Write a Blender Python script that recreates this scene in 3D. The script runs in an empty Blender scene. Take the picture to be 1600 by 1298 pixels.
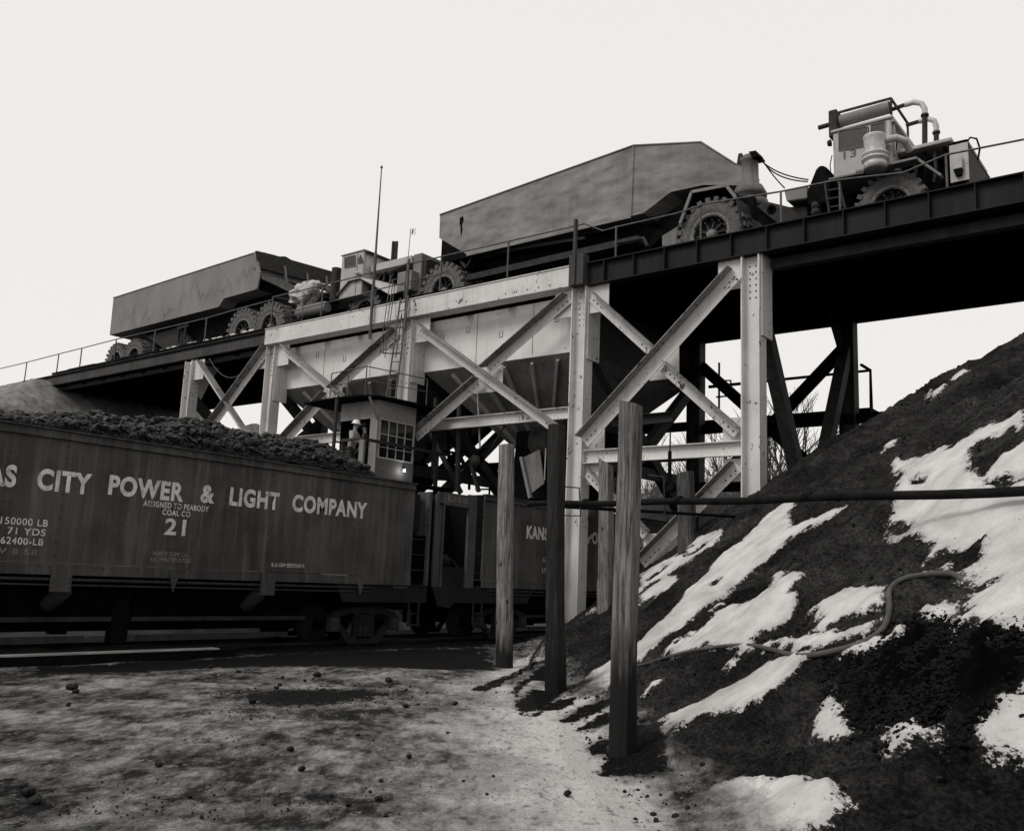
import bpy, math, random
import numpy as np
from mathutils import Vector, Matrix
random.seed(7); np.random.seed(7)
R_ = math.radians
scene = bpy.context.scene
COL = scene.collection
# ------------------------------------------------------------------ camera frame (fitted to the photograph's vanishing points)
FPX = 1465.0; CXP, CYP = 800.0, 649.0; HC = 1.6
def _u(v): return v/np.linalg.norm(v)
def _c(px, py): return np.array([px-CXP, -(py-CYP), -FPX])
_Y = _u(_c(1966., 955.)); _V = _u(np.array([350., 8300., -FPX]))
_Z = _u(_V - _Y*np.dot(_V, _Y)); _X = np.cross(_Y, _Z)
M3 = np.array([_X, _Y, _Z]); CAM = np.array([0., 0., HC])
def ray(px, py): return M3 @ _c(px, py)
def onY(px, py, y): d = ray(px, py); return Vector(CAM + d*(y/d[1]))
def onX(px, py, x): d = ray(px, py); return Vector(CAM + d*(x/d[0]))
def onPl(px, py, p0, n):
    d = ray(px, py); n = np.array(n, float); t = np.dot(np.array(p0)-CAM, n)/np.dot(d, n)
    return Vector(CAM + d*t)

# ------------------------------------------------------------------ helpers
class MB:
    def __init__(s): s.v = []; s.f = []; s.sm = []
    def add(s, vs, fs, smooth=False):
        o = len(s.v); s.v += [tuple(v) for v in vs]
        for f in fs: s.f.append(tuple(i+o for i in f)); s.sm.append(smooth)
    def hexa(s, p):
        s.add(p, [(3,2,1,0),(4,5,6,7),(0,1,5,4),(1,2,6,5),(2,3,7,6),(3,0,4,7)])
    def box(s, x0, x1, y0, y1, z0, z1):
        s.hexa([(x0,y0,z0),(x1,y0,z0),(x1,y1,z0),(x0,y1,z0),(x0,y0,z1),(x1,y0,z1),(x1,y1,z1),(x0,y1,z1)])
    def prism(s, pts, off):
        pts = [Vector(p) for p in pts]; off = Vector(off); n = len(pts)
        nrm = Vector((0,0,0))
        for i in range(n):
            nrm += pts[i].cross(pts[(i+1) % n])
        if nrm.dot(off) > 0: pts = pts[::-1]
        v = pts + [p+off for p in pts]
        f = [tuple(range(n)), tuple(range(2*n-1, n-1, -1))]
        for i in range(n): j = (i+1) % n; f.append((j, i, i+n, j+n))
        s.add(v, f)
    def sec(s, p, q, poly, up=(0,0,1)):
        p = Vector(p); q = Vector(q); d = (q-p).normalized(); up = Vector(up)
        a = d.cross(up).normalized(); u = a.cross(d).normalized()
        s.prism([p + a*x + u*y for x, y in poly], q-p)
    def beam(s, p, q, w, h, up=(0,0,1)):
        s.sec(p, q, [(-w/2,-h/2),(w/2,-h/2),(w/2,h/2),(-w/2,h/2)], up)
    def tube(s, pts, r, n=8, smooth=True, caps=True):
        pts = [Vector(p) for p in pts]; m = len(pts)
        rr = r if isinstance(r, (list, tuple)) else [r]*m
        prev = None; base = len(s.v); vs = []
        for i, p in enumerate(pts):
            if i == 0: d = pts[1]-p
            elif i == m-1: d = p-pts[i-1]
            else: d = (pts[i+1]-p).normalized() + (p-pts[i-1]).normalized()
            d.normalize()
            if prev is None:
                a = d.orthogonal().normalized()
            else:
                a = (prev - d*prev.dot(d)).normalized()
            prev = a; b = d.cross(a)
            for k in range(n):
                t = 2*math.pi*k/n
                vs.append(p + (a*math.cos(t)+b*math.sin(t))*rr[i])
        fs = []
        for i in range(m-1):
            for k in range(n):
                k2 = (k+1) % n
                fs.append((i*n+k, i*n+k2, (i+1)*n+k2, (i+1)*n+k))
        s.add(vs, fs, smooth)
        if caps: s.add(vs[:n], [tuple(range(n-1, -1, -1))]); s.add(vs[-n:], [tuple(range(n))])
    def lathe(s, org, axis, prof, n=24, smooth=True, mod=None):
        org = Vector(org); ax = Vector(axis).normalized(); a = ax.orthogonal().normalized(); b = ax.cross(a)
        vs = []
        for i, (r, h) in enumerate(prof):
            for k in range(n):
                t = 2*math.pi*k/n; r2 = r + (mod(i, k) if mod else 0)
                vs.append(org + ax*h + (a*math.cos(t)+b*math.sin(t))*r2)
        fs = []
        for i in range(len(prof)-1):
            for k in range(n):
                k2 = (k+1) % n; fs.append((i*n+k, i*n+k2, (i+1)*n+k2, (i+1)*n+k))
        s.add(vs, fs, smooth)
    def bump(s, c, nrm, r, h, n=6):
        c = Vector(c); nrm = Vector(nrm).normalized(); a = nrm.orthogonal().normalized(); b = nrm.cross(a)
        vs = [c + (a*math.cos(2*math.pi*k/n)+b*math.sin(2*math.pi*k/n))*r for k in range(n)]
        vs += [c + nrm*h + (a*math.cos(2*math.pi*k/n)+b*math.sin(2*math.pi*k/n))*r*.55 for k in range(n)]
        fs = [(k, (k+1) % n, n+(k+1) % n, n+k) for k in range(n)] + [tuple(range(n, 2*n))]
        s.add(vs, fs)
    def rock(s, c, r, sq=.75):
        c = Vector(c); rnd = random.random
        ax = Matrix.Rotation(rnd()*6.28, 3, 'Z') @ Matrix.Rotation(rnd()*.9, 3, 'X')
        vs = []
        for d in ROCKV:
            k = r*(.7+.5*rnd()); vs.append(c + ax @ Vector((d[0]*k, d[1]*k*.85, d[2]*k*sq)))
        s.add(vs, ROCKF)
    def merge(s, o, idx=1):
        s.mi = getattr(s, 'mi', []) ; s.mi += [0]*(len(s.f)-len(s.mi))
        k = len(s.v); s.v += o.v; s.f += [tuple(i+k for i in f) for f in o.f]; s.sm += o.sm; s.mi += [idx]*len(o.f); return s
    def build(s, name, mat, parent=None, org=None, smooth_all=None, mats=()):
        me = bpy.data.meshes.new(name)
        o3 = Vector(org) if org is not None else (root_of(parent).location.copy() if parent is not None else Vector((0,0,0)))
        me.from_pydata([Vector(v)-o3 for v in s.v], [], s.f)
        import bmesh
        if hasattr(s, 'mi'):
            s.mi += [0]*(len(s.f)-len(s.mi)); me.polygons.foreach_set('material_index', s.mi)
        bm = bmesh.new(); bm.from_mesh(me); bmesh.ops.recalc_face_normals(bm, faces=bm.faces); bm.to_mesh(me); bm.free()
        me.materials.append(mat)
        for mm in mats: me.materials.append(mm)
        if any(s.sm):
            me.polygons.foreach_set('use_smooth', s.sm)
        me.update()
        ob = bpy.data.objects.new(name, me); COL.objects.link(ob)
        if parent is not None: ob.parent = parent
        elif org is not None: ob.location = o3
        return ob
# low-poly rock directions
def _rk():
    t = (1+5**.5)/2
    v = [(-1,t,0),(1,t,0),(-1,-t,0),(1,-t,0),(0,-1,t),(0,1,t),(0,-1,-t),(0,1,-t),(t,0,-1),(t,0,1),(-t,0,-1),(-t,0,1)]
    v = [tuple(np.array(q)/np.linalg.norm(q)) for q in v]
    f = [(0,11,5),(0,5,1),(0,1,7),(0,7,10),(0,10,11),(1,5,9),(5,11,4),(11,10,2),(10,7,6),(7,1,8),(3,9,4),(3,4,2),(3,2,6),(3,6,8),(3,8,9),(4,9,5),(2,4,11),(6,2,10),(8,6,7),(9,8,1)]
    return v, f
ROCKV, ROCKF = _rk()
def root_of(o):
    while o.parent is not None: o = o.parent
    return o
def tag(o, label=None, cat=None, group=None, kind=None):
    if label: o['label'] = label
    if cat: o['category'] = cat
    if group: o['group'] = group
    if kind: o['kind'] = kind
    return o
def thing(name, label, cat, loc=(0,0,0), group=None):
    o = bpy.data.objects.new(name, None); COL.objects.link(o); o.location = loc; o.empty_display_size = .3
    return tag(o, label, cat, group)
def bevel(o, w=.01, seg=1):
    m = o.modifiers.new('b', 'BEVEL'); m.width = w; m.segments = seg; m.limit_method = 'ANGLE'; m.angle_limit = R_(35); return o

# ------------------------------------------------------------------ materials
def g(v): return (v, v*.975, v*.955, 1)
def newmat(name):
    m = bpy.data.materials.new(name); m.use_nodes = True; nt = m.node_tree
    b = nt.nodes['Principled BSDF']; return m, nt, b
def N(nt, typ, **kw):
    n = nt.nodes.new(typ)
    for k, v in kw.items():
        if k in n.inputs.keys() if hasattr(n.inputs, 'keys') else False: n.inputs[k].default_value = v
        else: setattr(n, k, v)
    return n
def coords(nt, scale=(1,1,1)):
    tc = nt.nodes.new('ShaderNodeTexCoord'); mp = nt.nodes.new('ShaderNodeMapping')
    mp.inputs['Scale'].default_value = scale; nt.links.new(tc.outputs['Object'], mp.inputs['Vector']); return mp.outputs['Vector']
def noise(nt, vec, sc, det=5, rough=.6, dist=0):
    n = nt.nodes.new('ShaderNodeTexNoise'); n.inputs['Scale'].default_value = sc; n.inputs['Detail'].default_value = det
    n.inputs['Roughness'].default_value = rough; n.inputs['Distortion'].default_value = dist
    nt.links.new(vec, n.inputs['Vector']); return n.outputs['Fac']
def ramp(nt, fac, stops, interp='LINEAR'):
    r = nt.nodes.new('ShaderNodeValToRGB'); r.color_ramp.interpolation = interp
    el = r.color_ramp.elements
    while len(el) > 1: el.remove(el[-1])
    el[0].position = stops[0][0]; el[0].color = stops[0][1] if isinstance(stops[0][1], tuple) else (stops[0][1],)*3+(1,)
    for p, c in stops[1:]:
        e = el.new(p); e.color = c if isinstance(c, tuple) else (c,)*3+(1,)
    nt.links.new(fac, r.inputs['Fac']); return r.outputs['Color']
def mixc(nt, fac, a, b, mode='MIX'):
    m = nt.nodes.new('ShaderNodeMix'); m.data_type = 'RGBA'; m.blend_type = mode
    for sock, val in ((m.inputs['Factor'], fac), (m.inputs['A'], a), (m.inputs['B'], b)) if False else ((m.inputs[0], fac), (m.inputs[6], a), (m.inputs[7], b)):
        if isinstance(val, (int, float)): sock.default_value = val
        elif isinstance(val, tuple): sock.default_value = val
        else: nt.links.new(val, sock)
    return m.outputs[2]
def math_(nt, op, a, b=None, clamp=False):
    m = nt.nodes.new('ShaderNodeMath'); m.operation = op; m.use_clamp = clamp
    for i, v in enumerate((a, b)):
        if v is None: continue
        if isinstance(v, (int, float)): m.inputs[i].default_value = v
        else: nt.links.new(v, m.inputs[i])
    return m.outputs[0]
def bumpn(nt, b, h, strength=.3, dist=.02):
    n = nt.nodes.new('ShaderNodeBump'); n.inputs['Strength'].default_value = strength; n.inputs['Distance'].default_value = dist
    nt.links.new(h, n.inputs['Height']); nt.links.new(n.outputs['Normal'], b.inputs['Normal'])
def steel(name, base, dark, light=None, rust=.02, rustamt=.62, rough=.6, streak=.5, spec=.12, grime=.4, axis='Z', dents=0):
    """painted, weathered steel: broad tone variation, vertical run-off streaks, chips of rust"""
    m, nt, b = newmat(name)
    v1 = coords(nt); vs = coords(nt, (5,5,.35))
    broad = noise(nt, v1, .9, 4, .6)
    col = ramp(nt, broad, [(.3, g(dark)), (.62, g(base))])
    st = noise(nt, vs, 1.3, 5, .65)
    light = light or base*1.25
    col = mixc(nt, math_(nt, 'MULTIPLY', ramp(nt, st, [(.5, 0.), (.72, 1.)]), streak), col, g(light))
    col = mixc(nt, math_(nt, 'MULTIPLY', ramp(nt, st, [(.25, 1.), (.45, 0.)]), grime), col, g(dark*.6))
    sp = noise(nt, v1, 9, 6, .7)
    sp2 = noise(nt, v1, 1.7, 3, .6)
    spm = math_(nt, 'ADD', math_(nt, 'MULTIPLY', sp, .65), math_(nt, 'MULTIPLY', sp2, .35))
    col = mixc(nt, ramp(nt, spm, [(rustamt, 0.), (rustamt+.035, 1.)]), col, g(rust))
    fine = noise(nt, v1, 45, 3, .6)
    col = mixc(nt, .18, col, ramp(nt, fine, [(.3, 0.2), (.7, .8)]), 'OVERLAY')
    nt.links.new(col, b.inputs['Base Color'])
    b.inputs['Roughness'].default_value = rough; b.inputs['Specular IOR Level'].default_value = spec
    if dents:
        dn = noise(nt, coords(nt, (1,1,1.8)), 1.3, 1.5, .4, 0); bumpn(nt, b, math_(nt, 'ADD', math_(nt, 'MULTIPLY', dn, 1.), math_(nt, 'MULTIPLY', spm, .05)), .6, dents)
    else: bumpn(nt, b, spm, .25, .02)
    return m
def plain(name, v, rough=.7, spec=.3, var=.35, sc=6, emit=None, bump=.2):
    m, nt, b = newmat(name); vec = coords(nt)
    n1 = noise(nt, vec, sc, 5, .65)
    nt.links.new(ramp(nt, n1, [(.3, g(v*(1-var))), (.7, g(v*(1+var)))]), b.inputs['Base Color'])
    b.inputs['Roughness'].default_value = rough; b.inputs['Specular IOR Level'].default_value = spec
    if bump: bumpn(nt, b, n1, bump, .02)
    return m
M = {}
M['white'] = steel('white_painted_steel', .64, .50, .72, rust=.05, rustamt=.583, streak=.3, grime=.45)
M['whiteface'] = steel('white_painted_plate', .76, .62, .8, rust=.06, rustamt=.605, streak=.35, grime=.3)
M['rustshade'] = steel('rust_and_shade_brace_leg', .30, .16, .4, rust=.04, rustamt=.55, streak=.3, grime=.6)  # rusty top leg, with its underside shade also painted into the colour
M['ribsteel'] = steel('pale_rib_steel', .34, .22, .42, rust=.03)
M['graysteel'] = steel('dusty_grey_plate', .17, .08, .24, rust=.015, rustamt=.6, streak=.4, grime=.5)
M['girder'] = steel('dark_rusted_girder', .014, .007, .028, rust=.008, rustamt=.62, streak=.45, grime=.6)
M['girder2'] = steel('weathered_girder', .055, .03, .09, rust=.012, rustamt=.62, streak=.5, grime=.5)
M['carside'] = steel('oxide_car_side', .082, .042, .16, rust=.012, rustamt=.64, streak=.55, grime=.5, rough=.75)
M['carframe'] = steel('car_frame_steel', .02, .010, .03, rust=.006, rustamt=.62, rough=.8, spec=.15)
M['truckbody'] = steel('dump_body_paint', .235, .15, .27, rust=.07, rustamt=.64, streak=.35, dents=.22, grime=.2, rough=.65)
M['cab'] = steel('pale_cab_paint', .46, .34, .52, rust=.08, rustamt=.63, streak=.25, grime=.3)
M['cabmid'] = steel('dusty_cab_paint', .2, .14, .25, rust=.06, rustamt=.62, streak=.3, grime=.3)
M['rimdark'] = plain('rim_recess', .02, .8, .1, .6, 10)
M['tyre'] = plain('dusty_tyre_rubber', .11, .9, .1, .35, 8)
M['rim'] = plain('muddy_rim', .15, .8, .2, .6, 10)
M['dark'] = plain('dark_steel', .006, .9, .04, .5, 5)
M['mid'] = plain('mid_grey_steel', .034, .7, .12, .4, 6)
M['railing'] = plain('railing_pipe', .07, .6, .4, .5, 6)
M['railwhite'] = plain('pale_railing_pipe', .3, .6, .4, .4, 6)
M['bogie'] = plain('sooty_bogie_iron', .017, .75, .1, .5, 6)
M['bolt'] = plain('bolt_steel', .03, .6, .4, .3)
M['coal'] = plain('coal', .008, .45, .16, .6, 7, bump=.5)
M['glassdark'] = plain('dark_window_glass', .012, .12, .6, .2, bump=0)
M['glassgrey'] = plain('dusty_window_glass', .055, .5, .2, .2, bump=0)
M['chrome'] = plain('bright_sheet_metal', .42, .35, .6, .25, 5)
M['paint'] = None
M['chunk'] = plain('glinting_coal', .008, .45, .22, .7, 9, bump=.6)
M['canvas'] = plain('pale_canvas', .42, .9, .1, .4, 3, bump=.6)
M['skin'] = plain('skin', .22, .6, .3, .1, 20)
M['jacket'] = plain('pale_jacket_cloth', .32, .9, .1, .3, 9, bump=.4)
M['trouser'] = plain('dark_trouser_cloth', .06, .9, .1, .3, 12)
M['helmet'] = plain('white_hard_hat', .8, .35, .5, .03)
M['bark'] = plain('tree_bark', .05, .9, .1, .3, 10)
def worn_paint():
    m, nt, b = newmat('worn_white_lettering'); vec = coords(nt)
    n1 = noise(nt, vec, 7, 6, .7); vs = coords(nt, (6,6,1)); n2 = noise(nt, vs, 4, 4, .6)
    f = math_(nt, 'ADD', math_(nt, 'MULTIPLY', n1, .6), math_(nt, 'MULTIPLY', n2, .4))
    nt.links.new(ramp(nt, f, [(.36, g(.12)), (.45, g(.5)), (.6, g(.72))]), b.inputs['Base Color']); b.inputs['Roughness'].default_value = .8
    return m
M['paint'] = worn_paint()
M['paintfaint'] = plain('faded_lettering', .2, .8, .2, .6, 8, bump=0)
M['paintdark'] = plain('dark_lettering', .12, .8, .2, .1, bump=0)
def stained():
    """truck-two body: grey plate with dark water-stain outlines of its own shape"""
    m, nt, b = newmat('stained_dump_body'); vec = coords(nt, (1,1,.55))
    n1 = noise(nt, vec, .55, 4, .62, .3); mp = coords(nt)
    w = nt.nodes.new('ShaderNodeTexNoise'); w.inputs['Scale'].default_value = 1.0; w.inputs['Detail'].default_value = 9; w.inputs['Roughness'].default_value = .62; w.inputs['Distortion'].default_value = .25
    nt.links.new(vec, w.inputs['Vector'])
    tc = nt.nodes.new('ShaderNodeTexCoord'); sx = nt.nodes.new('ShaderNodeSeparateXYZ'); nt.links.new(tc.outputs['Object'], sx.inputs[0])
    nx = noise(nt, coords(nt, (1.15, .1, .16)), 1.0, 5, .72, 0)
    hh = math_(nt, 'ADD', math_(nt, 'MULTIPLY', math_(nt, 'SUBTRACT', nx, .5), 5.2), math_(nt, 'ADD', 3.55, math_(nt, 'MULTIPLY', sx.outputs['X'], .085)))
    dd = math_(nt, 'ADD', math_(nt, 'MULTIPLY', math_(nt, 'SUBTRACT', sx.outputs['Z'], hh), .5), .5)
    wk_ = ramp(nt, w.outputs['Fac'], [(.38, .15), (.55, 1.)])
    a = math_(nt, 'MULTIPLY', ramp(nt, dd, [(.0, 0.), (.34, .25), (.47, .6), (.5, 1.), (.515, .9), (.53, 0.)]), wk_)
    base = ramp(nt, n1, [(.3, g(.15)), (.65, g(.225))])
    col = mixc(nt, math_(nt, 'MULTIPLY', a, .75), base, g(.055))
    fine = noise(nt, mp, 30, 4, .6)
    col = mixc(nt, .2, col, ramp(nt, fine, [(.3, .2), (.7, .8)]), 'OVERLAY')
    nt.links.new(col, b.inputs['Base Color']); b.inputs['Roughness'].default_value = .7; b.inputs['Specular IOR Level'].default_value = .25
    bumpn(nt, b, n1, .3, .03)
    return m
M['stained'] = stained()
def wood(name, lo, hi, wet=None, wetc=.015):
    m, nt, b = newmat(name)
    vg = coords(nt, (22,22,1.1)); gr = noise(nt, vg, 1.5, 7, .75, .6)
    vk = coords(nt, (3,3,1.0)); kn = noise(nt, vk, 1.4, 4, .6)
    col = ramp(nt, gr, [(.32, g(lo*.12)), (.42, g(lo*.9)), (.60, g(hi*1.15))])
    col = mixc(nt, ramp(nt, kn, [(.3, .6), (.55, 0.)]), col, g(lo*.45))
    vo = nt.nodes.new('ShaderNodeTexVoronoi'); vo.inputs['Scale'].default_value = 1.6
    nt.links.new(coords(nt, (2.2,2.2,1.2)), vo.inputs['Vector'])
    col = mixc(nt, ramp(nt, vo.outputs['Distance'], [(.06, 1.), (.1, 0.)]), col, g(lo*.12))
    if wet is not None:
        tc = nt.nodes.new('ShaderNodeTexCoord'); sx = nt.nodes.new('ShaderNodeSeparateXYZ'); nt.links.new(tc.outputs['Object'], sx.inputs[0])
        h = math_(nt, 'ADD', sx.outputs['Z'], math_(nt, 'MULTIPLY', noise(nt, coords(nt, (9,9,.8)), 1.2, 4), .9))
        col = mixc(nt, ramp(nt, math_(nt, 'MULTIPLY', h, .25), [(wet*.25, 1.), ((wet+.45)*.25, 0.)]), col, g(wetc))
    nt.links.new(col, b.inputs['Base Color']); b.inputs['Roughness'].default_value = .85; b.inputs['Specular IOR Level'].default_value = .2
    bumpn(nt, b, gr, .8, .02)
    return m
# ------------------------------------------------------------------ terrain
T1 = np.array([-3.9, 6.75]); T2 = np.array([-16.6, 21.6]); _t = (T2-T1)/np.linalg.norm(T2-T1); _n = np.array([-_t[1], _t[0]])
if _n[0] < 0: _n = -_n
def vnoise(x, y, sc, seed=0):
    x = np.asarray(x, float)*sc; y = np.asarray(y, float)*sc
    xi = np.floor(x).astype(np.int64); yi = np.floor(y).astype(np.int64); fx = x-xi; fy = y-yi
    fx = fx*fx*(3-2*fx); fy = fy*fy*(3-2*fy)
    def h(a, b):
        n = (a*374761393 + b*668265263 + seed*1442695041) & 0xffffffff
        n = ((n ^ (n >> 13))*1274126177) & 0xffffffff
        return ((n ^ (n >> 16)) & 0xffff)/65535.0
    return (h(xi,yi)*(1-fx)+h(xi+1,yi)*fx)*(1-fy) + (h(xi,yi+1)*(1-fx)+h(xi+1,yi+1)*fx)*fy
def fbm(x, y, sc, o=4, seed=0):
    r = 0; a = .5
    for i in range(o): r = r + a*vnoise(x, y, sc*2**i, seed+i*7); a *= .5
    return r - .5*(1-.5**o)
def softmin(a, b, k): return -k*np.log(np.exp(-a/k)+np.exp(-b/k))
PILE = None
def bank_h(x, y, fine=True):
    x = np.asarray(x, float); y = np.asarray(y, float)
    d = (x-T1[0])*_n[0]+(y-T1[1])*_n[1]; t = (x-T1[0])*_t[0]+(y-T1[1])*_t[1]
    w = 1.1
    core = w*np.log1p(np.exp(np.clip((d-.45)/w*2.2, -30, 60)))/2.2      # concave toe
    h = .80*core
    h = softmin(h, 6.35+.0*x + .30*np.clip(x+6.5,-6,9), .45)
    h = h - np.clip(y-np.clip(26.0+(x+7.5)*.95, 20.6, 26.5), 0, None)*.75
    # run-off ribs running down the slope
    rib = (vnoise(t, d*.12, 1.15, 3)-.5)*.34 + (vnoise(t, d*.2, 3.1, 5)-.5)*.1
    h = h + rib*np.clip(h*1.3, 0, 1)
    if fine:
        h = h + fbm(x, y, .8, 3, 11)*.25*np.clip(h, 0, 1) + (fbm(x, y, 7, 3, 23))*.05*np.clip(h*3, 0, 1)
    if PILE is not None:
        px, py, rx, ry, ang, hh = PILE
        for (cx, cy, r, k) in px:
            q = ((x-cx)**2+(y-cy)**2)/(r*r)
            h = h + k*np.exp(-q*1.6)*(1+.5*fbm(x, y, 3, 3, 31)) if fine else h + k*np.exp(-q*1.6)
    return h - .10
def hit(px, py, fine=False, lift=0.):
    d = ray(px, py); d = d/np.linalg.norm(d)
    ts = np.concatenate([np.arange(2, 30, .03), np.arange(30, 60, .2)])
    P = CAM[None] + d[None]*ts[:, None]
    H = np.maximum(bank_h(P[:,0], P[:,1], fine), 0) + lift
    i = np.argmax(P[:,2] < H)
    if P[i,2] >= H[i]: return Vector(P[-1])
    a, b = ts[max(i-1,0)], ts[i]
    for _ in range(14):
        m = (a+b)/2; p = CAM+d*m
        if p[2] < max(float(bank_h(p[0], p[1], fine)), 0)+lift: b = m
        else: a = m
    return Vector(CAM+d*b)
def insdist(P, poly):
    """signed distance (inside positive) of points P (n,2) to polygon"""
    poly = np.array(poly); n = len(poly); ins = np.zeros(len(P), bool); dm = np.full(len(P), 1e9)
    for i in range(n):
        a = poly[i]; b = poly[(i+1) % n]
        cond = (a[1] > P[:,1]) != (b[1] > P[:,1])
        xx = (b[0]-a[0])*(P[:,1]-a[1])/((b[1]-a[1]) if b[1] != a[1] else 1e-9)+a[0]
        ins ^= cond & (P[:,0] < xx)
        e = b-a; L = max(e@e, 1e-9); u = np.clip(((P-a)@e)/L, 0, 1); dd = np.hypot(*(P-a-u[:,None]*e).T); dm = np.minimum(dm, dd)
    return np.where(ins, dm, -dm)
# snow patches, outlines as seen on the bank, carried onto the ground they lie on
SNOW = [
 [(1336,780),(1309,790),(1265,812),(1236,826),(1232,812),(1245,785),(1217,793),(1187,820),(1172,835),(1158,852),(1131,867),(1108,899),(1084,919),(1069,931),(1057,955),(1037,973),(1000,1005),(955,1034),(925,1048),(903,1070),(902,1090),(940,1082),(975,1058),(1000,1034),(1037,1005),(1074,978),(1103,953),(1143,923),(1158,909),(1197,879),(1232,845),(1276,820)],
 [(1000,896),(1035,876),(1071,855),(1106,838),(1131,829),(1128,839),(1116,853),(1094,869),(1067,887),(1032,906),(1000,926)],
 [(1000,931),(1030,913),(1060,904),(1052,920),(1025,936),(1000,948)],
 [(945,938),(958,932),(935,948),(912,962),(905,966),(925,950)],
 [(1256,897),(1252,910),(1240,918),(1250,925),(1243,945),(1235,960),(1215,975),(1183,990),(1172,1000),(1190,1004),(1215,1003),(1235,1007),(1262,1004),(1285,998),(1310,1000),(1345,992),(1370,985),(1386,975),(1378,990),(1330,1011),(1290,1023),(1250,1027),(1225,1018),(1190,1010),(1150,1009),(1110,1013),(1080,1020),(1045,1028),(1036,1025),(1055,1005),(1085,990),(1100,985),(1110,972),(1117,960),(1140,950),(1160,945),(1195,925),(1208,918),(1203,905),(1212,895),(1225,890),(1224,903),(1242,891)],
 [(1262,958),(1300,935),(1325,925),(1370,922),(1386,940),(1384,955),(1358,960),(1352,970),(1320,972),(1300,985),(1285,1000),(1262,1004),(1285,975)],
 [(1275,1032),(1238,1034),(1200,1045),(1170,1062),(1140,1078),(1100,1100),(1070,1113),(1005,1137),(1000,1160),(1050,1145),(1110,1120),(1180,1100),(1240,1070)],
 [(1145,1027),(1155,1032),(1140,1042),(1132,1037)],
 [(1020,1068),(1036,1063),(1010,1083),(1002,1086)],
 [(1110,955),(1135,943),(1120,956),(1105,960)],
 [(1600,640),(1545,665),(1490,700),(1440,715),(1402,712),(1390,728),(1412,742),(1405,760),(1392,800),(1382,832),(1400,842),(1432,838),(1452,862),(1440,900),(1452,910),(1500,905),(1560,912),(1515,940),(1497,962),(1520,985),(1560,1000),(1620,1005),(1625,760),(1600,760),(1560,775),(1530,755),(1513,740),(1518,705),(1535,690),(1600,668)],
 [(1565,720),(1620,690),(1625,760),(1540,755)],
 [(1500,985),(1440,965),(1445,950),(1500,950),(1530,980)],
 [(1455,608),(1480,605),(1460,625),(1445,622)],
 [(1487,592),(1512,583),(1500,597),(1485,600)],
 [(1382,692),(1402,683),(1396,700),(1380,708)],
 [(1395,1000),(1420,985),(1415,1000),(1380,1018),(1345,1036),(1318,1045),(1312,1040),(1340,1015)],
 [(1270,1125),(1300,1085),(1318,1095),(1318,1125),(1345,1150),(1270,1160)],
 [(1625,1080),(1560,1105),(1520,1140),(1530,1180),(1640,1190)],
 [(1370,1140),(1440,1133),(1490,1150),(1470,1180),(1400,1175)],
 [(1090,1235),(1160,1215),(1250,1222),(1330,1262),(1250,1310),(1100,1310)],
]
FINGERS = [
 [(640,1075),(694,1063),(740,1056),(779,1040),(800,1030),(838,1018),(846,1028),(815,1048),(790,1064),(800,1072),(835,1052),(870,1040),(850,1062),(822,1078),(808,1092),(832,1078),(862,1064),(875,1066),(850,1086),(830,1108),(850,1102),(880,1084),(905,1090),(940,1086),(925,1098),(890,1112),(880,1124),(905,1118),(950,1100),(960,1108),(930,1128),(920,1142),(955,1128),(958,1150),(930,1162),(940,1180),(960,1185),(950,1205),(985,1222),(1030,1216),(1045,1260),(1040,1310),(560,1310),(600,1200),(620,1120)],
]
HOLES = [
 [(1300,988),(1330,972),(1352,978),(1350,990),(1330,998),(1303,1000)],
 [(1036,884),(1071,860),(1073,867),(1045,882)],[(1067,872),(1105,850),(1097,860),(1075,873)],[(1010,908),(1045,888),(1037,895),(1012,910)],
 [(1003,918),(1030,905),(1020,913),(1003,922)],
 [(1440,888),(1475,868),(1535,850),(1530,880),(1500,898),(1450,905)],
 [(1352,965),(1385,955),(1384,975),(1360,975)],
 [(1453,975),(1470,968),(1475,980),(1460,988)],
 [(1425,752),(1450,745),(1445,760),(1420,762)],
 [(1392,820),(1425,815),(1420,832),(1395,835)],
 [(1470,868),(1500,860),(1495,875),(1472,880)],
 [(1095,850),(1120,835),(1075,862),(1060,868)],
 [(1115,913),(1125,908),(1118,917)],
 [(1065,1000),(1100,985),(1080,1000),(1060,1010)],
]
DARKP = [[(1310,1045),(1345,1030),(1395,1005),(1420,985),(1455,980),(1490,990),(1540,985),(1625,995),(1625,1085),(1560,1100),(1520,1135),(1420,1140),(1330,1128),(1315,1080)]]
def to_ground(polys): return [[tuple(hit(x, y))[:2] for x, y in p] for p in polys]
_pc = [hit(1400,1070), hit(1490,1060), hit(1560,1050), hit(1350,1090)]
PILE = ([( _pc[0].x, _pc[0].y, .6, .12), (_pc[1].x, _pc[1].y, .65, .12), (_pc[2].x, _pc[2].y, .7, .10), (_pc[3].x, _pc[3].y, .45, .07)], 0, 0, 0, 0, 0)
SNOWG = to_ground(SNOW); FINGG = to_ground(FINGERS); HOLEG = to_ground(HOLES); DARKG = to_ground(DARKP)
def snow_attr(X, Y):
    P = np.stack([X, Y], 1); s = np.full(len(P), -9.)
    for p in SNOWG: s = np.maximum(s, insdist(P, p))
    for p in HOLEG: s = np.minimum(s, -insdist(P, p))
    return s
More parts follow.
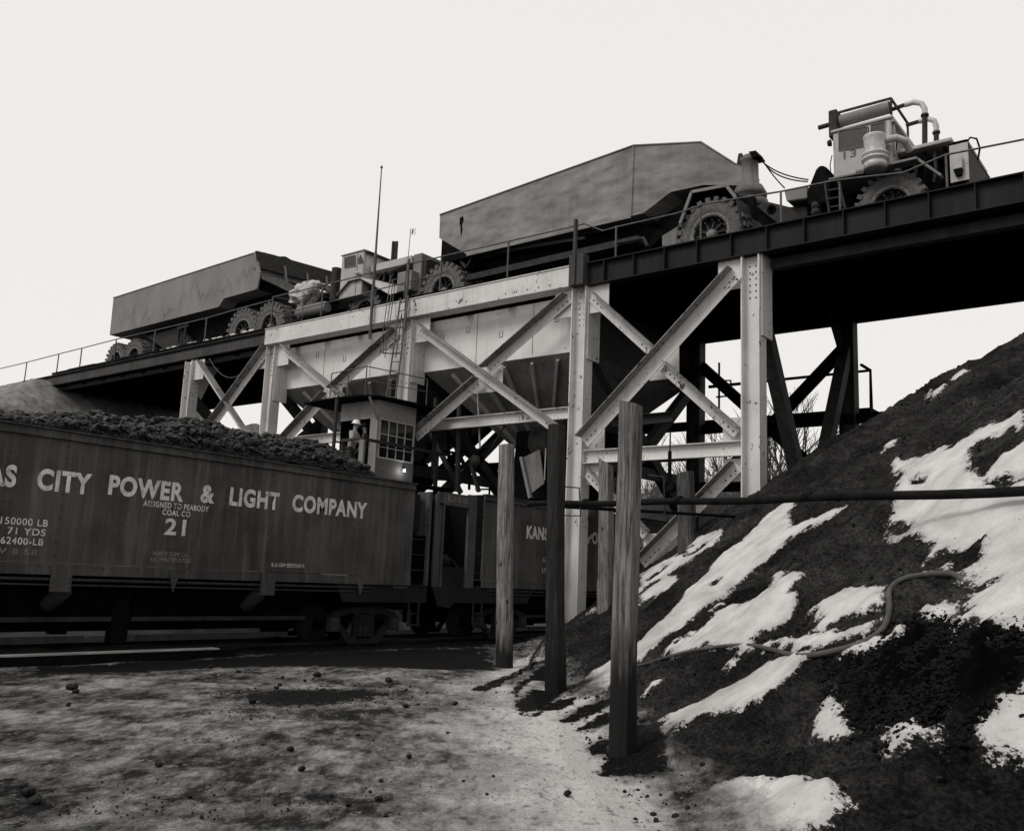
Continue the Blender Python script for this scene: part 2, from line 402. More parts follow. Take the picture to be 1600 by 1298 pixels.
def grid_mesh(name, X, Y, Z, mat, keep=None, attrs=None):
    nr, nc = X.shape; me = bpy.data.meshes.new(name)
    idx = np.arange(nr*nc).reshape(nr, nc)
    q = np.stack([idx[:-1,:-1], idx[:-1,1:], idx[1:,1:], idx[1:,:-1]], -1).reshape(-1, 4)
    if keep is not None:
        k = keep.ravel(); q = q[k[q].any(1)]
        used = np.unique(q); remap = -np.ones(nr*nc, int); remap[used] = np.arange(len(used)); q = remap[q]
    else: used = np.arange(nr*nc)
    co = np.stack([X.ravel()[used], Y.ravel()[used], Z.ravel()[used]], 1).astype(np.float32)
    me.vertices.add(len(co)); me.vertices.foreach_set('co', co.ravel())
    me.loops.add(q.size); me.loops.foreach_set('vertex_index', q.ravel().astype(np.int32))
    me.polygons.add(len(q)); me.polygons.foreach_set('loop_start', (np.arange(len(q))*4).astype(np.int32))
    me.polygons.foreach_set('loop_total', np.full(len(q), 4, np.int32))
    me.polygons.foreach_set('use_smooth', np.ones(len(q), bool))
    for an, av in (attrs or {}).items():
        a = me.attributes.new(an, 'FLOAT', 'POINT'); a.data.foreach_set('value', av.ravel()[used].astype(np.float32))
    me.update(calc_edges=True); me.validate()
    # faces up
    me.materials.append(mat); ob = bpy.data.objects.new(name, me); COL.objects.link(ob)
    if me.polygons[len(me.polygons)//2].normal.z < 0: me.flip_normals()
    return ob
def attr(nt, name):
    a = nt.nodes.new('ShaderNodeAttribute'); a.attribute_name = name; return a.outputs['Fac']
def rot_coords(nt, ang, scale):
    tc = nt.nodes.new('ShaderNodeTexCoord'); m1 = nt.nodes.new('ShaderNodeMapping'); m1.inputs['Rotation'].default_value = (0,0,ang)
    m2 = nt.nodes.new('ShaderNodeMapping'); m2.inputs['Scale'].default_value = scale
    nt.links.new(tc.outputs['Object'], m1.inputs['Vector']); nt.links.new(m1.outputs['Vector'], m2.inputs['Vector']); return m2.outputs['Vector']
def ground_nodes(nt):
    v = coords(nt); sn = attr(nt, 'gs'); dk = attr(nt, 'coal')
    vr = rot_coords(nt, R_(-38), (1.0, .8, 1)); vf = rot_coords(nt, R_(-38), (1.5, .62, 1))
    a = noise(nt, vr, .8, 10, .74, 0); a2 = noise(nt, vf, 3.4, 11, .78, 0); a3 = noise(nt, vf, 30, 6, .8)
    f = math_(nt, 'ADD', math_(nt, 'MULTIPLY', a, .55), math_(nt, 'MULTIPLY', a2, .45))
    dn = math_(nt, 'ADD', dk, math_(nt, 'MULTIPLY', math_(nt, 'SUBTRACT', a2, .5), 3.0))
    dm = ramp(nt, dn, [(.46, 0.), (.56, 1.)])
    f = math_(nt, 'ADD', math_(nt, 'MULTIPLY', math_(nt, 'SUBTRACT', f, .5), math_(nt, 'SUBTRACT', 1.45, math_(nt, 'MULTIPLY', sn, .8))), math_(nt, 'ADD', .487, math_(nt, 'MULTIPLY', sn, .33)))
    col = ramp(nt, f, [(.36, g(.010)), (.425, g(.028)), (.455, g(.075)), (.475, g(.11)), (.52, g(.15)), (.545, g(.23)), (.62, g(.32)), (.76, g(.58))])
    p1 = noise(nt, vf, 7.5, 9, .78)
    col = mixc(nt, ramp(nt, p1, [(.555, 0.), (.585, .62)]), col, g(.035))
    col = mixc(nt, ramp(nt, p1, [(.385, .5), (.415, 0.)]), col, g(.42))
    col = mixc(nt, .4, col, ramp(nt, a3, [(.3, .05), (.7, .95)]), 'OVERLAY')
    sp = noise(nt, vf, 17, 4, .7)
    col = mixc(nt, ramp(nt, sp, [(.645, 0.), (.66, .9)]), col, g(.010))
    col = mixc(nt, dm, col, ramp(nt, a3, [(.4, g(.003)), (.75, g(.025))]))
    h = math_(nt, 'ADD', math_(nt, 'MULTIPLY', a2, .9), math_(nt, 'ADD', math_(nt, 'MULTIPLY', a3, .22), math_(nt, 'MULTIPLY', p1, .4)))
    return col, h
def bank_mat():
    m, nt, b = newmat('coal_dirt_with_snow')
    down = math.atan2(_n[1], _n[0]); vr = rot_coords(nt, -down, (1.0, 1.2, 1)); v = rot_coords(nt, -down, (1.5, .7, 1.5))
    sn = attr(nt, 'snow'); bk = attr(nt, 'bankness')
    n1 = noise(nt, vr, 2.2, 8, .66, 0); n2 = noise(nt, v, 7, 7, .72, 0); n3 = noise(nt, v, 28, 5, .8)
    e = math_(nt, 'ADD', sn, math_(nt, 'ADD', math_(nt, 'MULTIPLY', math_(nt, 'SUBTRACT', n1, .5), .42), math_(nt, 'MULTIPLY', math_(nt, 'SUBTRACT', n2, .5), .30)))
    e = math_(nt, 'ADD', e, math_(nt, 'MULTIPLY', math_(nt, 'SUBTRACT', n3, .5), .16))
    mask = ramp(nt, math_(nt, 'ADD', e, .5), [(.488, 0.), (.508, 1.)])
    nd = noise(nt, v, 5, 8, .78); nd2 = noise(nt, v, 24, 6, .75)
    dirt = ramp(nt, nd, [(.32, g(.004)), (.5, g(.012)), (.68, g(.038))])
    dirt = mixc(nt, .6, dirt, ramp(nt, nd2, [(.44, g(.0)), (.74, g(.08))]), 'ADD')
    nb = noise(nt, v, .7, 5, .65)
    dirt = mixc(nt, 1.0, dirt, ramp(nt, nb, [(.36, .45), (.5, 1.), (.66, 1.9)]), 'MULTIPLY')
    dirt = mixc(nt, attr(nt, 'wet'), dirt, g(.003))
    ns = noise(nt, vr, 1.6, 7, .65); ns2 = noise(nt, v, 50, 4, .75); ns3 = noise(nt, v, 13, 5, .7)
    snow = ramp(nt, ns, [(.25, g(.30)), (.5, g(.50)), (.7, g(.62))])
    snow = mixc(nt, ramp(nt, e, [(.0, .4), (.10, 0.)]), snow, g(.24))
    snow = mixc(nt, ramp(nt, ns2, [(.60, 0.), (.72, .8)]), snow, g(.10))
    snow = mixc(nt, ramp(nt, ns3, [(.66, 0.), (.69, .9)]), snow, g(.03))
    col = mixc(nt, mask, dirt, snow)
    gc, gh = ground_nodes(nt)
    kb = ramp(nt, math_(nt, 'ADD', bk, math_(nt, 'MULTIPLY', math_(nt, 'SUBTRACT', n2, .5), .5)), [(.3, 0.), (.65, 1.)])
    col = mixc(nt, kb, gc, col)
    nt.links.new(col, b.inputs['Base Color']); b.inputs['Roughness'].default_value = .95; b.inputs['Specular IOR Level'].default_value = .03
    h = math_(nt, 'ADD', math_(nt, 'MULTIPLY', nd2, .5), math_(nt, 'MULTIPLY', nd, 1.))
    h = math_(nt, 'ADD', math_(nt, 'MULTIPLY', h, math_(nt, 'SUBTRACT', 1.2, mask)), math_(nt, 'MULTIPLY', mask, 1.1))
    h = math_(nt, 'ADD', math_(nt, 'MULTIPLY', h, kb), math_(nt, 'MULTIPLY', gh, math_(nt, 'SUBTRACT', 1.0, kb)))
    bumpn(nt, b, h, .95, .07)
    return m
def ground_mat():
    m, nt, b = newmat('icy_mud'); col, h = ground_nodes(nt)
    nt.links.new(col, b.inputs['Base Color'])
    b.inputs['Roughness'].default_value = .7; b.inputs['Specular IOR Level'].default_value = .05
    bumpn(nt, b, h, .8, .06)
    return m
M['bank'] = bank_mat(); M['ground'] = ground_mat()
# far sheet
mb = MB(); mb.add([(-900,-300,-.12),(700,-300,-.12),(700,1200,-.12),(-900,1200,-.12)], [(0,1,2,3)])
far = mb.build('ground', plain('far_field_dirt', .03, .9, .02, .4, .4)); tag(far, kind='structure')
# near yard, finely divided
th = np.linspace(R_(98), R_(172), 330); rr = np.geomspace(2.0, 46, 330)
TH, RR = np.meshgrid(th, rr)
GX = RR*np.cos(TH); GY = RR*np.sin(TH)
COALG = to_ground([[(390,1088),(440,1078),(560,1075),(610,1082),(580,1095),(480,1102),(400,1098)], [(20,1215),(60,1225),(75,1262),(15,1300)],
                   [(40,1040),(760,1010),(780,1045),(640,1045),(400,1040),(40,1055)]])
RIBS = to_ground([[(735,1076),(790,1056),(835,1032),(842,1034),(800,1060),(760,1078)],[(795,1080),(840,1045),(870,1030),(870,1060),(830,1065),(805,1085)],[(800,1098),(830,1076),(870,1080),(875,1088),(850,1100),(820,1115)],
 [(825,1118),(855,1098),(875,1092),(900,1090),(890,1102),(850,1112)],[(878,1125),(905,1105),(950,1090),(955,1098),(925,1112),(885,1130)],[(902,1140),(930,1118),(955,1108),(955,1128),(930,1135)],[(918,1168),(950,1150),(955,1178),(925,1180)],
 [(938,1203),(955,1150),(1000,1132),(1035,1132),(1040,1205),(985,1214),(945,1212)]])
def gz(x, y):
    u = x*.79+y*.61; v = -x*.61+y*.79
    return fbm(x, y, .35, 3, 41)*.10 + fbm(u*.5, v*1.6, 1.2, 4, 47)*.07 + fbm(x, y, 6, 3, 49)*.018
def ground_attrs(X, Y):
    P = np.stack([X.ravel(), Y.ravel()], 1); dk = np.zeros(len(P))
    for i, p in enumerate(COALG): dk = np.maximum(dk, np.clip(insdist(P, p)/(.9 if i < 2 else .9)+.5, 0, .95))
    for p in RIBS: dk = np.maximum(dk, np.clip(insdist(P, p)/.22+.55, 0, 1))
    dk = np.maximum(dk, np.clip((-14.2-P[:,0])/1.6, 0, 1))
    sa = np.full(len(P), -9.)
    for p in FINGG: sa = np.maximum(sa, insdist(P, p))
    # snow gets thicker towards the toe of the bank
    d = (P[:,0]-T1[0])*_n[0]+(P[:,1]-T1[1])*_n[1]
    sa = np.clip(sa/.3+.3, 0, 1)*np.clip(1.1+(d-.0)/1.8, .10, 1)
    return sa.reshape(X.shape), dk.reshape(X.shape)
sa, dk = ground_attrs(GX, GY)
near = grid_mesh('yard_surface', GX, GY, gz(GX, GY)-.01, M['ground'], None, {'gs': sa, 'coal': dk}); tag(near, kind='structure')
# the bank of coal and dirt
th = np.linspace(R_(52), R_(146), 860); rr = np.geomspace(2.6, 44, 800)
TH, RR = np.meshgrid(th, rr); BX = RR*np.cos(TH); BY = RR*np.sin(TH)
BZ = bank_h(BX, BY, True)
sat = snow_attr(BX.ravel(), BY.ravel())
rough = (fbm(BX, BY, 5, 4, 61))
Pd = np.stack([BX.ravel(), BY.ravel()], 1); wet = np.full(len(Pd), -9.)
for p in DARKG: wet = np.maximum(wet, insdist(Pd, p))
wet = np.clip(wet/.2+.5, 0, 1)
slit = np.clip(sat.reshape(BX.shape)/.08+.5, 0, 1)
lump = fbm(BX, BY, 11, 4, 83)
BZ = BZ + slit*(.05+lump*.03)*np.clip(BZ*3, 0, 1) + lump*.13*(1-slit)*np.clip(BZ*2, 0, 1) + rough*.10*(1-slit)*np.clip(BZ*2, 0, 1) + wet.reshape(BX.shape)*(rough*.30+fbm(BX, BY, 14, 3, 71)*.12)
raw = bank_h(BX, BY, False)
bkn = np.clip((raw-.02)/.35, 0, 1)
BZ = np.where(raw < .25, np.maximum(BZ, gz(BX, BY)+.004)*1.0, BZ); BZ = np.where(raw < -.04, gz(BX, BY)-.03, BZ)
gsb, dkb = ground_attrs(BX, BY)
rib_d = np.full(BX.size, -9.)
for p in FINGG: rib_d = np.maximum(rib_d, insdist(Pd, p))
low = (raw < .8).ravel(); sat = np.where(low & (rib_d > -.3), np.maximum(sat, rib_d), sat)
for p in RIBS: sat = np.minimum(sat, -insdist(Pd, p))
bank = grid_mesh('coal_bank', BX, BY, BZ, M['bank'], raw > -.08, {'snow': sat, 'wet': wet, 'gs': gsb, 'coal': dkb, 'bankness': bkn}); tag(bank, kind='structure')
def bz(x, y): return max(float(bank_h(x, y, True)), 0)
# ------------------------------------------------------------------ trestle
YF, YB = 22.0, 29.2
CX = [-34.75, -29.25, -21.95, -14.95, -9.65]
ZG = 10.16; ZD = 10.82
tr = thing('loading_trestle', 'long steel truck trestle of white columns and crossed braces over the rail track', 'trestle', (-20, 25.6, 0))
def hsec(w=.50, d=.44, t=.035): # W section: flanges face +-X, web faces the viewer
    return [(-w/2,-d/2),(-w/2+t,-d/2),(-w/2+t,-t/2),(w/2-t,-t/2),(w/2-t,-d/2),(w/2,-d/2),(w/2,d/2),(w/2-t,d/2),(w/2-t,t/2),(-w/2+t,t/2),(-w/2+t,d/2),(-w/2,d/2)]
def column(x, y, z0, z1, mat, w=.5, d=.44, bolts=True):
    mb = MB(); mb.prism([(x+a, y+b, z0) for a, b in hsec(w, d)], (0,0,z1-z0))
    if bolts:
        # side splice plates
        mb.box(x+w/2, x+w/2+.015, y-d/2+.02, y+d/2-.02, z1-1.5, z1-.1)
    if bolts:
        m2 = MB()
        for z in np.arange(z1-1.15, z1-.15, .17):
            for dx in (-.08, .08): m2.bump((x+dx, y-.018, z), (0,-1,0), .026, .02)
        for z in np.arange(z1-1.35, z1-.15, .17):
            for dy in (-.1, .1): m2.bump((x+w/2+.015, y+dy, z), (1,0,0), .022, .018)
        mb.merge(m2)
    return mb.build('column', mat, tr, mats=(M['bolt'],))
for i, x in enumerate(CX):
    top = ZG if i != 3 else ZG
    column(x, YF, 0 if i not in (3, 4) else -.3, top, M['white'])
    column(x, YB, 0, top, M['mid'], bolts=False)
for x in CX[1:]:   # boxed upper part, short stub plates between flanges
    mb = MB(); mb.box(x+.24, x+.30, YF-.12, YF+.50, ZG-2.2, ZG-.02); mb.build('stiffener_plate', M['white'], tr)
# fascia girders
def girder(x0, x1, y, z0, z1, mat, stiff=None, name='girder', face=-1, lip=.16):
    mb = MB(); mb.box(x0, x1, y-.02, y+.02, z0+.03, z1-.03)
    mb.box(x0, x1, y-lip, y+lip, z0, z0+.03); mb.box(x0, x1, y-lip, y+lip, z1-.03, z1)
    if stiff:
        k = x0+stiff*.6
        while k < x1-.05:
            mb.box(k-.012, k+.012, y-lip+.01, y-.02, z0+.03, z1-.03); k += stiff
    return mb.build(name, mat, tr)
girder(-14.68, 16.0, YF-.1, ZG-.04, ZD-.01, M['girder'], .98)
mb = MB(); mb.box(-9.3, 16.0, YF+.35, YF+.6, ZG-.32, ZG-.05); mb.build('lower_girder', M['girder2'], tr)
girder(-52, -29.52, YF-.02, ZG+.12, ZD, M['girder2'], None, lip=.08)
mb = MB(); mb.box(-47, -34.9, YF+.25, YF+.4, ZG-.10, ZG+.08); mb.box(-34.4, -29.6, YF+.25, YF+.4, ZG-.12, ZG+.08); mb.build('lower_girder', M['mid'], tr)
mb = MB()
mb.box(-29.5, -14.95, YF-.34, YF-.30, ZG, ZD-.02)           # deep white fascia plate
mb.box(-29.5, -14.95, YF-.30, YF+.18, ZG, ZG+.03)
mb.box(-29.5, -14.95, YF-.37, YF-.30, ZD-.06, ZD-.03)
m2 = MB()
for k in range(5): m2.bump((-17.6+.42*k, YF-.34, ZG+.14), (0,-1,0), .03, .01, 8)
mb.merge(m2); mb.build('fascia_girder', M['white'], tr, mats=(M['bolt'],))
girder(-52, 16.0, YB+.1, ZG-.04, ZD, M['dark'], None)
# end bracket where the white fascia meets the dark girder
mb = MB(); mb.box(-15.2, -14.7, YF-.40, YF-.1, ZG-.02, ZD+.25); mb.box(-15.04, -14.95, YF-.46, YF-.36, ZG-.02, 12.15); mb.build('end_post', M['girder2'], tr)
# deck, floor beams, timber curb
mb = MB(); mb.box(-53, 16.0, YF-.08, YB+.1, ZD-.12, ZD-.03); mb.build('deck_slab', M['dark'], tr)
for k in np.arange(-46, 15, 1.75):
    mb = MB(); mb.box(k-.12, k+.12, YF+.2, YB-.1, ZG-.02, ZD-.13); mb.build('floor_beam', M['dark'], tr)
x = -47.
while x < 3.5:
    L = random.uniform(1.2, 2.6); dz = random.uniform(-.02, .03)
    if x+L > -15.3 and x < -14.6: x += L; continue
    hh = .10+dz if x < -15 else .03
    mb = MB(); mb.box(x, x+L-.03, YF-.12+random.uniform(-.02,.02), YF+.12, ZD+.024, ZD+.024+hh); x += L
    mb.build('curb_timber', M['dark'], tr)
# gussets
def gus(x0, x1, z0, z1, y=YF+.02, mat='white'):
    mb = MB(); mb.box(x0, x1, y-.012, y+.012, z0, z1); return mb.build('gusset_plate', M[mat], tr)
for x in CX[:4]: gus(x+.26, x+.95, ZG-.85, ZG-.01, YF-.06)
for x in CX[1:]: gus(x-.95, x-.26, ZG-.85, ZG-.01, YF-.06)
def brace(p, q, y=YF-.12, w=.31, lip=.30, mat='white', bolts=True, name='brace'):
    a = onY(p[0], p[1], y); b = onY(q[0], q[1], y)
    if a.x > b.x: a, b = b, a
    d = (b-a).normalized(); u = Vector((-d.z, 0, d.x))       # perpendicular in plane, upwards
    mb = MB()
    # angle iron: face leg plus an outstanding top leg towards the viewer
    t = .022
    def slab(c0, c1, y0, y1):
        P = [a+u*c0+Vector((0,y0,0)), b+u*c0+Vector((0,y0,0)), b+u*c0+Vector((0,y1,0)), a+u*c0+Vector((0,y1,0))]
        mb.prism(P, u*(c1-c0))
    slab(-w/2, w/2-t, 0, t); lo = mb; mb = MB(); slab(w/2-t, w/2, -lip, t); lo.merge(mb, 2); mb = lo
    if bolts:
        m2 = MB(); L = (b-a).length
        for s in (.12, .30, .48, L-.48, L-.30, L-.12):
            m2.bump(a+d*s+u*(-.04)+Vector((0,-.002,0)), (0,-1,0), .028, .02)
        mb.merge(m2)
    return mb.build(name, M[mat], tr, mats=(M['bolt'], M['rustshade']))
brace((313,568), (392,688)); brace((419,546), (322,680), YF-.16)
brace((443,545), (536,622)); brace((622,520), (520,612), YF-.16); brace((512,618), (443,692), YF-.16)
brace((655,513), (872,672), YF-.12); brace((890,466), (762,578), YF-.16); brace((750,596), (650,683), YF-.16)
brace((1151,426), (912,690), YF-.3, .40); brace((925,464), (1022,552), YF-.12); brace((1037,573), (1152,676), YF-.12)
gus(onY(1012,600,YF).x, onY(1058,600,YF).x, onY(1030,592,YF).z, onY(1030,540,YF).z, YF+.1)
gus(onY(504,600,YF).x, onY(532,600,YF).x, onY(518,628,YF).z, onY(518,600,YF).z, YF+.1)
gus(onY(738,600,YF).x, onY(782,600,YF).x, onY(760,612,YF).z, onY(760,572,YF).z, YF+.1)
gus(onY(1128,600,YF).x, -9.9, onY(1140,695,YF).z, onY(1140,652,YF).z, YF+.08)
gus(-14.7, onY(942,700,YF).x, onY(925,757,YF).z, onY(925,670,YF).z, YF+.08)
gus(onY(1128,700,YF).x, -9.9, onY(1140,752,YF).z, onY(1140,716,YF).z, YF+.08)
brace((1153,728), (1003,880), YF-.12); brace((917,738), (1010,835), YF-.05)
gus(onY(1003,850,YF).x, onY(1055,850,YF).x, onY(1030,880,YF).z, onY(1030,833,YF).z, YF+.1)
# horizontal struts (channels)
def strut(x0, x1, zt, zb, y=YF, mat='white'):
    mb = MB(); mb.box(x0, x1, y-.01, y+.01, zb+.02, zt-.02); mb.box(x0, x1, y-.15, y+.02, zt-.02, zt); mb.box(x0, x1, y-.15, y+.02, zb, zb+.02)
    return mb.build('strut', M[mat], tr)
strut(-14.68, -9.92, 5.30, 4.92, YF-.02)
strut(-21.6, -15.25, 6.72, 6.36, YF+.5)
strut(-14.6, -12.6, 6.45, 6.15, YF+1.2, 'mid')
strut(-28.9, -22.3, 6.6, 6.25, YF+.5)
strut(-34.5, -29.6, 6.2, 6.0, YB, 'dark')
# back plane bracing and transverse bracing
def bar(p, q, w, h, mat, name='brace'):
    mb = MB(); mb.beam(p, q, w, h, (0,0,1) if abs((Vector(q)-Vector(p)).normalized().z) < .95 else (0,1,0)); return mb.build(name, M[mat], tr)
zb = 4.6
for a, b in ((CX[3], CX[4]), (CX[2], CX[3]), (CX[1], CX[2]), (CX[0], CX[1])):
    bar((a+.2, YB, ZG-.9), (b-.2, YB, zb), .2, .36, 'dark'); bar((b-.2, YB+.06, ZG-.9), (a+.2, YB+.06, zb), .2, .36, 'dark')
for i, x in enumerate(CX):
    m = 'mid' if i in (3,4) else 'mid'
    yc = (YF+YB)/2
    if i == 4:
        bar((x, YF+.2, ZG-1.0), (x, yc, 3.6), .34, .36, m); bar((x, YB-.2, ZG-1.0), (x, yc, 3.2), .34, .36, m)
    else:
        bar((x, YF+.2, ZG-1.6), (x, YB-.2, 3.4), .3, .34, m); bar((x, YB-.2, ZG-1.6), (x, YF+.3, 3.0), .3, .34, m)
    if i < 4: bar((x, YF+.2, 5.1), (x, YB-.2, 5.1), .2, .34, m)
    mb = MB(); mb.prism([(x+.02, YF+.2, ZG-.02), (x+.02, YF+1.3, ZG-.02), (x+.02, YF+.9, ZG-.7), (x+.02, YF+.35, ZG-2.0), (x+.02, YF+.2, ZG-2.0)], (-.04,0,0)); mb.build('gusset_plate', M['white'], tr)
    mb = MB(); mb.prism([(x+.02, YB-.2, ZG-.02), (x+.02, YB-1.9, ZG-.02), (x+.02, YB-.9, ZG-1.1), (x+.02, YB-.2, ZG-1.6)], (-.04,0,0)); mb.build('gusset_plate', M['dark'], tr)
bar((CX[3], YB, 7.0), (-3, YB, 7.0), .2, .3, 'dark', 'strut'); bar((CX[3], YB, 5.0), (-3, YB, 5.0), .2, .34, 'dark', 'strut')
bar((-40, YB, 6.1), (CX[3], YB, 6.1), .2, .3, 'dark', 'strut')
# ------------------------------------------------------------------ coal bins
def bin_(label, x0, x1, z_b, ztop=ZG-.03, y0=YF+.45, y1=YB-.3, chx=None):
    t = thing('coal_bin', label, 'hopper bin', ((x0+x1)/2, (y0+y1)/2, z_b-2.6), 'white coal bins hung in the trestle')
    mb = MB(); mb.box(x0, x1, y0, y0+.02, z_b, ztop); m1 = mb; mb = MB()
    for sx in (x0+(x1-x0)*.36, x0+(x1-x0)*.72): mb.box(sx-.008, sx+.008, y0-.006, y0-.001, z_b+.05, ztop-.02)
    for (fx, fz) in ((.12,.3), (.3,.22), (.52,.42), (.86,.3)):
        cx = x0+(x1-x0)*fx; cz = ztop-(ztop-z_b)*fz-.1; w = .07; h = .11
        mb.box(cx-w, cx-w+.015, y0-.01, y0-.001, cz-h, cz+h); mb.box(cx-w, cx+w, y0-.01, y0-.001, cz-h, cz-h+.015); mb.box(cx+w-.015, cx+w, y0-.01, y0-.001, cz-h, cz+h)
    m1.merge(mb); m1.build('front_plate', M['whiteface'], t, mats=(M['mid'],))
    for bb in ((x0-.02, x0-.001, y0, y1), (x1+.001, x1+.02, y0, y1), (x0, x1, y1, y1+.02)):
        mb = MB(); mb.box(*bb, z_b, ztop); mb.build('side_plate', M['mid'], t)  # sides darker than the white front, their shade put into the colour
    # pyramid below
    cx = (x0+x1)/2; cy = (y0+y1)/2; zc = z_b-2.55; hx = .75; hy = .9
    top = [(x0,y0,z_b),(x1,y0,z_b),(x1,y1,z_b),(x0,y1,z_b)]; bot = [(cx-hx,cy-hy,zc),(cx+hx,cy-hy,zc),(cx+hx,cy+hy,zc),(cx-hx,cy+hy,zc)]
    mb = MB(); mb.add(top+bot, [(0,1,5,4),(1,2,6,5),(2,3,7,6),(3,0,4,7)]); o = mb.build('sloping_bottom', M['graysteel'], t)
    sm = o.modifiers.new('s', 'SOLIDIFY'); sm.thickness = .03
    for f in (.18, .36, .54, .72, .88):
        a = Vector(top[0]).lerp(Vector(top[1]), f); b = Vector(bot[0]).lerp(Vector(bot[1]), f); mb = MB()
        nn = (Vector(bot[0])-Vector(top[0])).cross(Vector((1,0,0))).normalized()
        if nn.z > 0: nn = -nn
        mb.beam(a.lerp(b, .05)+nn*.07, b+nn*.07, .09, .12, nn); mb.build('stiffener_rib', M['ribsteel'], t)
    mb = MB(); mb.box(cx-hx, cx+hx, cy-hy, cy+hy, zc-.9, zc-.02); mb.box(cx-hx-.15, cx+hx+.15, cy-hy-.1, cy+hy+.1, zc-.35, zc-.25); mb.build('chute_gate', M['dark'], t)
    return t
bin_('white coal bin behind the cab-side ladder, left of the two bins', -29.35, -22.35, 8.50)['label'] = 'white plated coal bin left of the caged ladder'
bin_('white plated coal bin', -21.65, -15.3, 8.40)['label'] = 'white plated coal bin right of the caged ladder'
# ------------------------------------------------------------------ handrails, ladder, mast
def poly_rail(name, label, posts, top, mid=None, mat='railing', y=YF-.05, zbase=ZD, r=.024, group='guard railings along the deck edge', slack=None):
    xs = [onY(p[0], p[1], y).x for p in posts]
    t = thing(name, label, 'railing', (sum(xs)/len(xs), y, zbase), group)
    for (px, pt, pb), x in zip([(p[0], p[1], p[2]) for p in posts], xs):
        zt = onY(px, pt, y).z; mb = MB(); mb.tube([(x, y, zbase), (x, y, zt)], r*1.25, 6)
        mb.box(x-.09, x+.09, y-.06, y+.06, zbase, zbase+.02); mb.build('post', M[mat], t)
    mb = MB(); mb.tube([onY(a, b, y) for a, b in top], r, 6); mb.build('top_rail', M[mat], t)
    if mid:
        mb = MB(); mb.tube([onY(a, b, y) for a, b in mid], r*.85, 6); mb.build('mid_rail', M[mat], t)
    return t
poly_rail('guard_railing', 'thin single-rail guard railing along the left ramp beside the dusty dump trailer', [(42,566,600),(92,553,587),(128,544,577),(182,530,566),(243,515,555),(323,497,537)],
          [(0,576),(42,566),(92,553),(128,544),(182,530),(243,516),(323,497),(375,482),(427,468)])
poly_rail('guard_railing', 'two-rail guard railing on the white girder in front of the pale cab tractor', [(427,464,512),(505,447,495),(690,401,455),(795,377,433)],
          [(427,464),(505,446),(595,422),(690,401),(795,377),(912,350)], [(427,494),(505,474),(560,461),(600,450),(690,427)], )
poly_rail('guard_railing', 'single bent guard railing above the dark stiffened girder on the right', [(963,353,400),(1095,326,378),(1220,300,352),(1312,285,334),(1478,243,300)],
          [(912,349),(942,361),(963,355),(1060,333),(1100,319),(1222,299),(1300,283),(1330,279),(1412,270),(1440,258),(1478,242),(1600,218)])
# small end return by the tandem wheels
t = thing('railing_return', 'short square return of railing beside the dusty tandem tyres', 'railing', (-28.9, 22.5, ZD))
a = onY(427,464,YF-.05); mb = MB(); b = Vector((a.x+.55, 23.0, a.z)); mb.tube([a, b, (b.x, b.y, ZD)], .022, 6); mb.tube([a-Vector((0,0,.6)), b-Vector((0,0,.6))], .02, 6); mb.build('bent_rail', M['railing'], t)
# mast
p = onY(601,265,YF-.3); mb = MB(); mb.tube([(p.x, YF-.45, 9.6), (p.x, YF-.45, 12.7)], .055, 8); mb.tube([(p.x, YF-.45, 12.7), (p.x, YF-.45, 15.9)], [.04,.018], 8); mb.bump((p.x, YF-.45, 15.88), (0,0,1), .05, .08)
tag(mb.build('antenna_mast', M['railing'], None, (p.x, YF-.45, 9.6)), 'tall thin pipe mast standing left of the caged ladder', 'mast')
# whip with flag
p0 = onY(633,440,YF-.2); p1 = onY(642,357,YF-.2)
fl = thing('marker_whip', 'thin bent whip with a tiny pale flag above the ladder', 'flag', p0)
mb = MB(); mb.tube([p0-Vector((0,0,1.0)), p0, p0.lerp(p1,.5)+Vector((.02,0,0)), p1], [.03,.016,.012,.01], 6); mb.build('whip', M['railing'], fl)
mb = MB(); mb.prism([p1, p1+Vector((.24,0,-.03)), p1+Vector((.23,0,-.26)), p1+Vector((-.03,0,-.25))], (0,.01,0)); mb.build('pennant', M['helmet'], fl)
mb = MB(); mb.prism([p1+Vector((.08,-.002,-.06)), p1+Vector((.13,-.002,-.06)), p1+Vector((.12,-.002,-.2)), p1+Vector((.07,-.002,-.2))], (0,-.004,0)); mb.build('flag_mark', M['dark'], fl)
# caged ladder
ld = thing('caged_ladder', 'rusty caged ladder rising from the cabin roof to the deck', 'ladder', onY(615,628,YF-.6))
yt, yb2 = YF-.55, YF-1.0
a0, a1 = onY(638,462,yt), onY(617,630,yb2-.2); b0, b1 = onY(626,466,yt), onY(603,628,yb2-.2)
for a, b in ((a0,a1),(b0,b1)):
    mb = MB(); mb.tube([a, b], .028, 6); mb.build('ladder_rail', M['railing'], ld)
for k in range(12):
    f = .05+.9*k/11; mb = MB(); mb.tube([a0.lerp(a1,f), b0.lerp(b1,f)], .016, 5); mb.build('rung', M['railing'], ld)
hoops = []
for f in (-.16, .27, .52):
    ca = a0.lerp(a1, f); cb = b0.lerp(b1, f); mid = (ca+cb)/2; pts = []
    for k in range(9):
        tt = math.pi*(k/8); pts.append(mid + Vector((-.0-.62*math.sin(tt)-.1, -.32*math.cos(tt), .03*math.sin(tt))))
    hoops.append(pts); mb = MB(); mb.tube(pts, .02, 5); mb.build('cage_hoop', M['railing'], ld)
for k in (1, 3, 5, 7):
    mb = MB(); mb.tube([h[k] for h in hoops]+[hoops[-1][k]-Vector((.02,0,.15))], .016, 5); mb.build('cage_strap', M['railing'], ld)
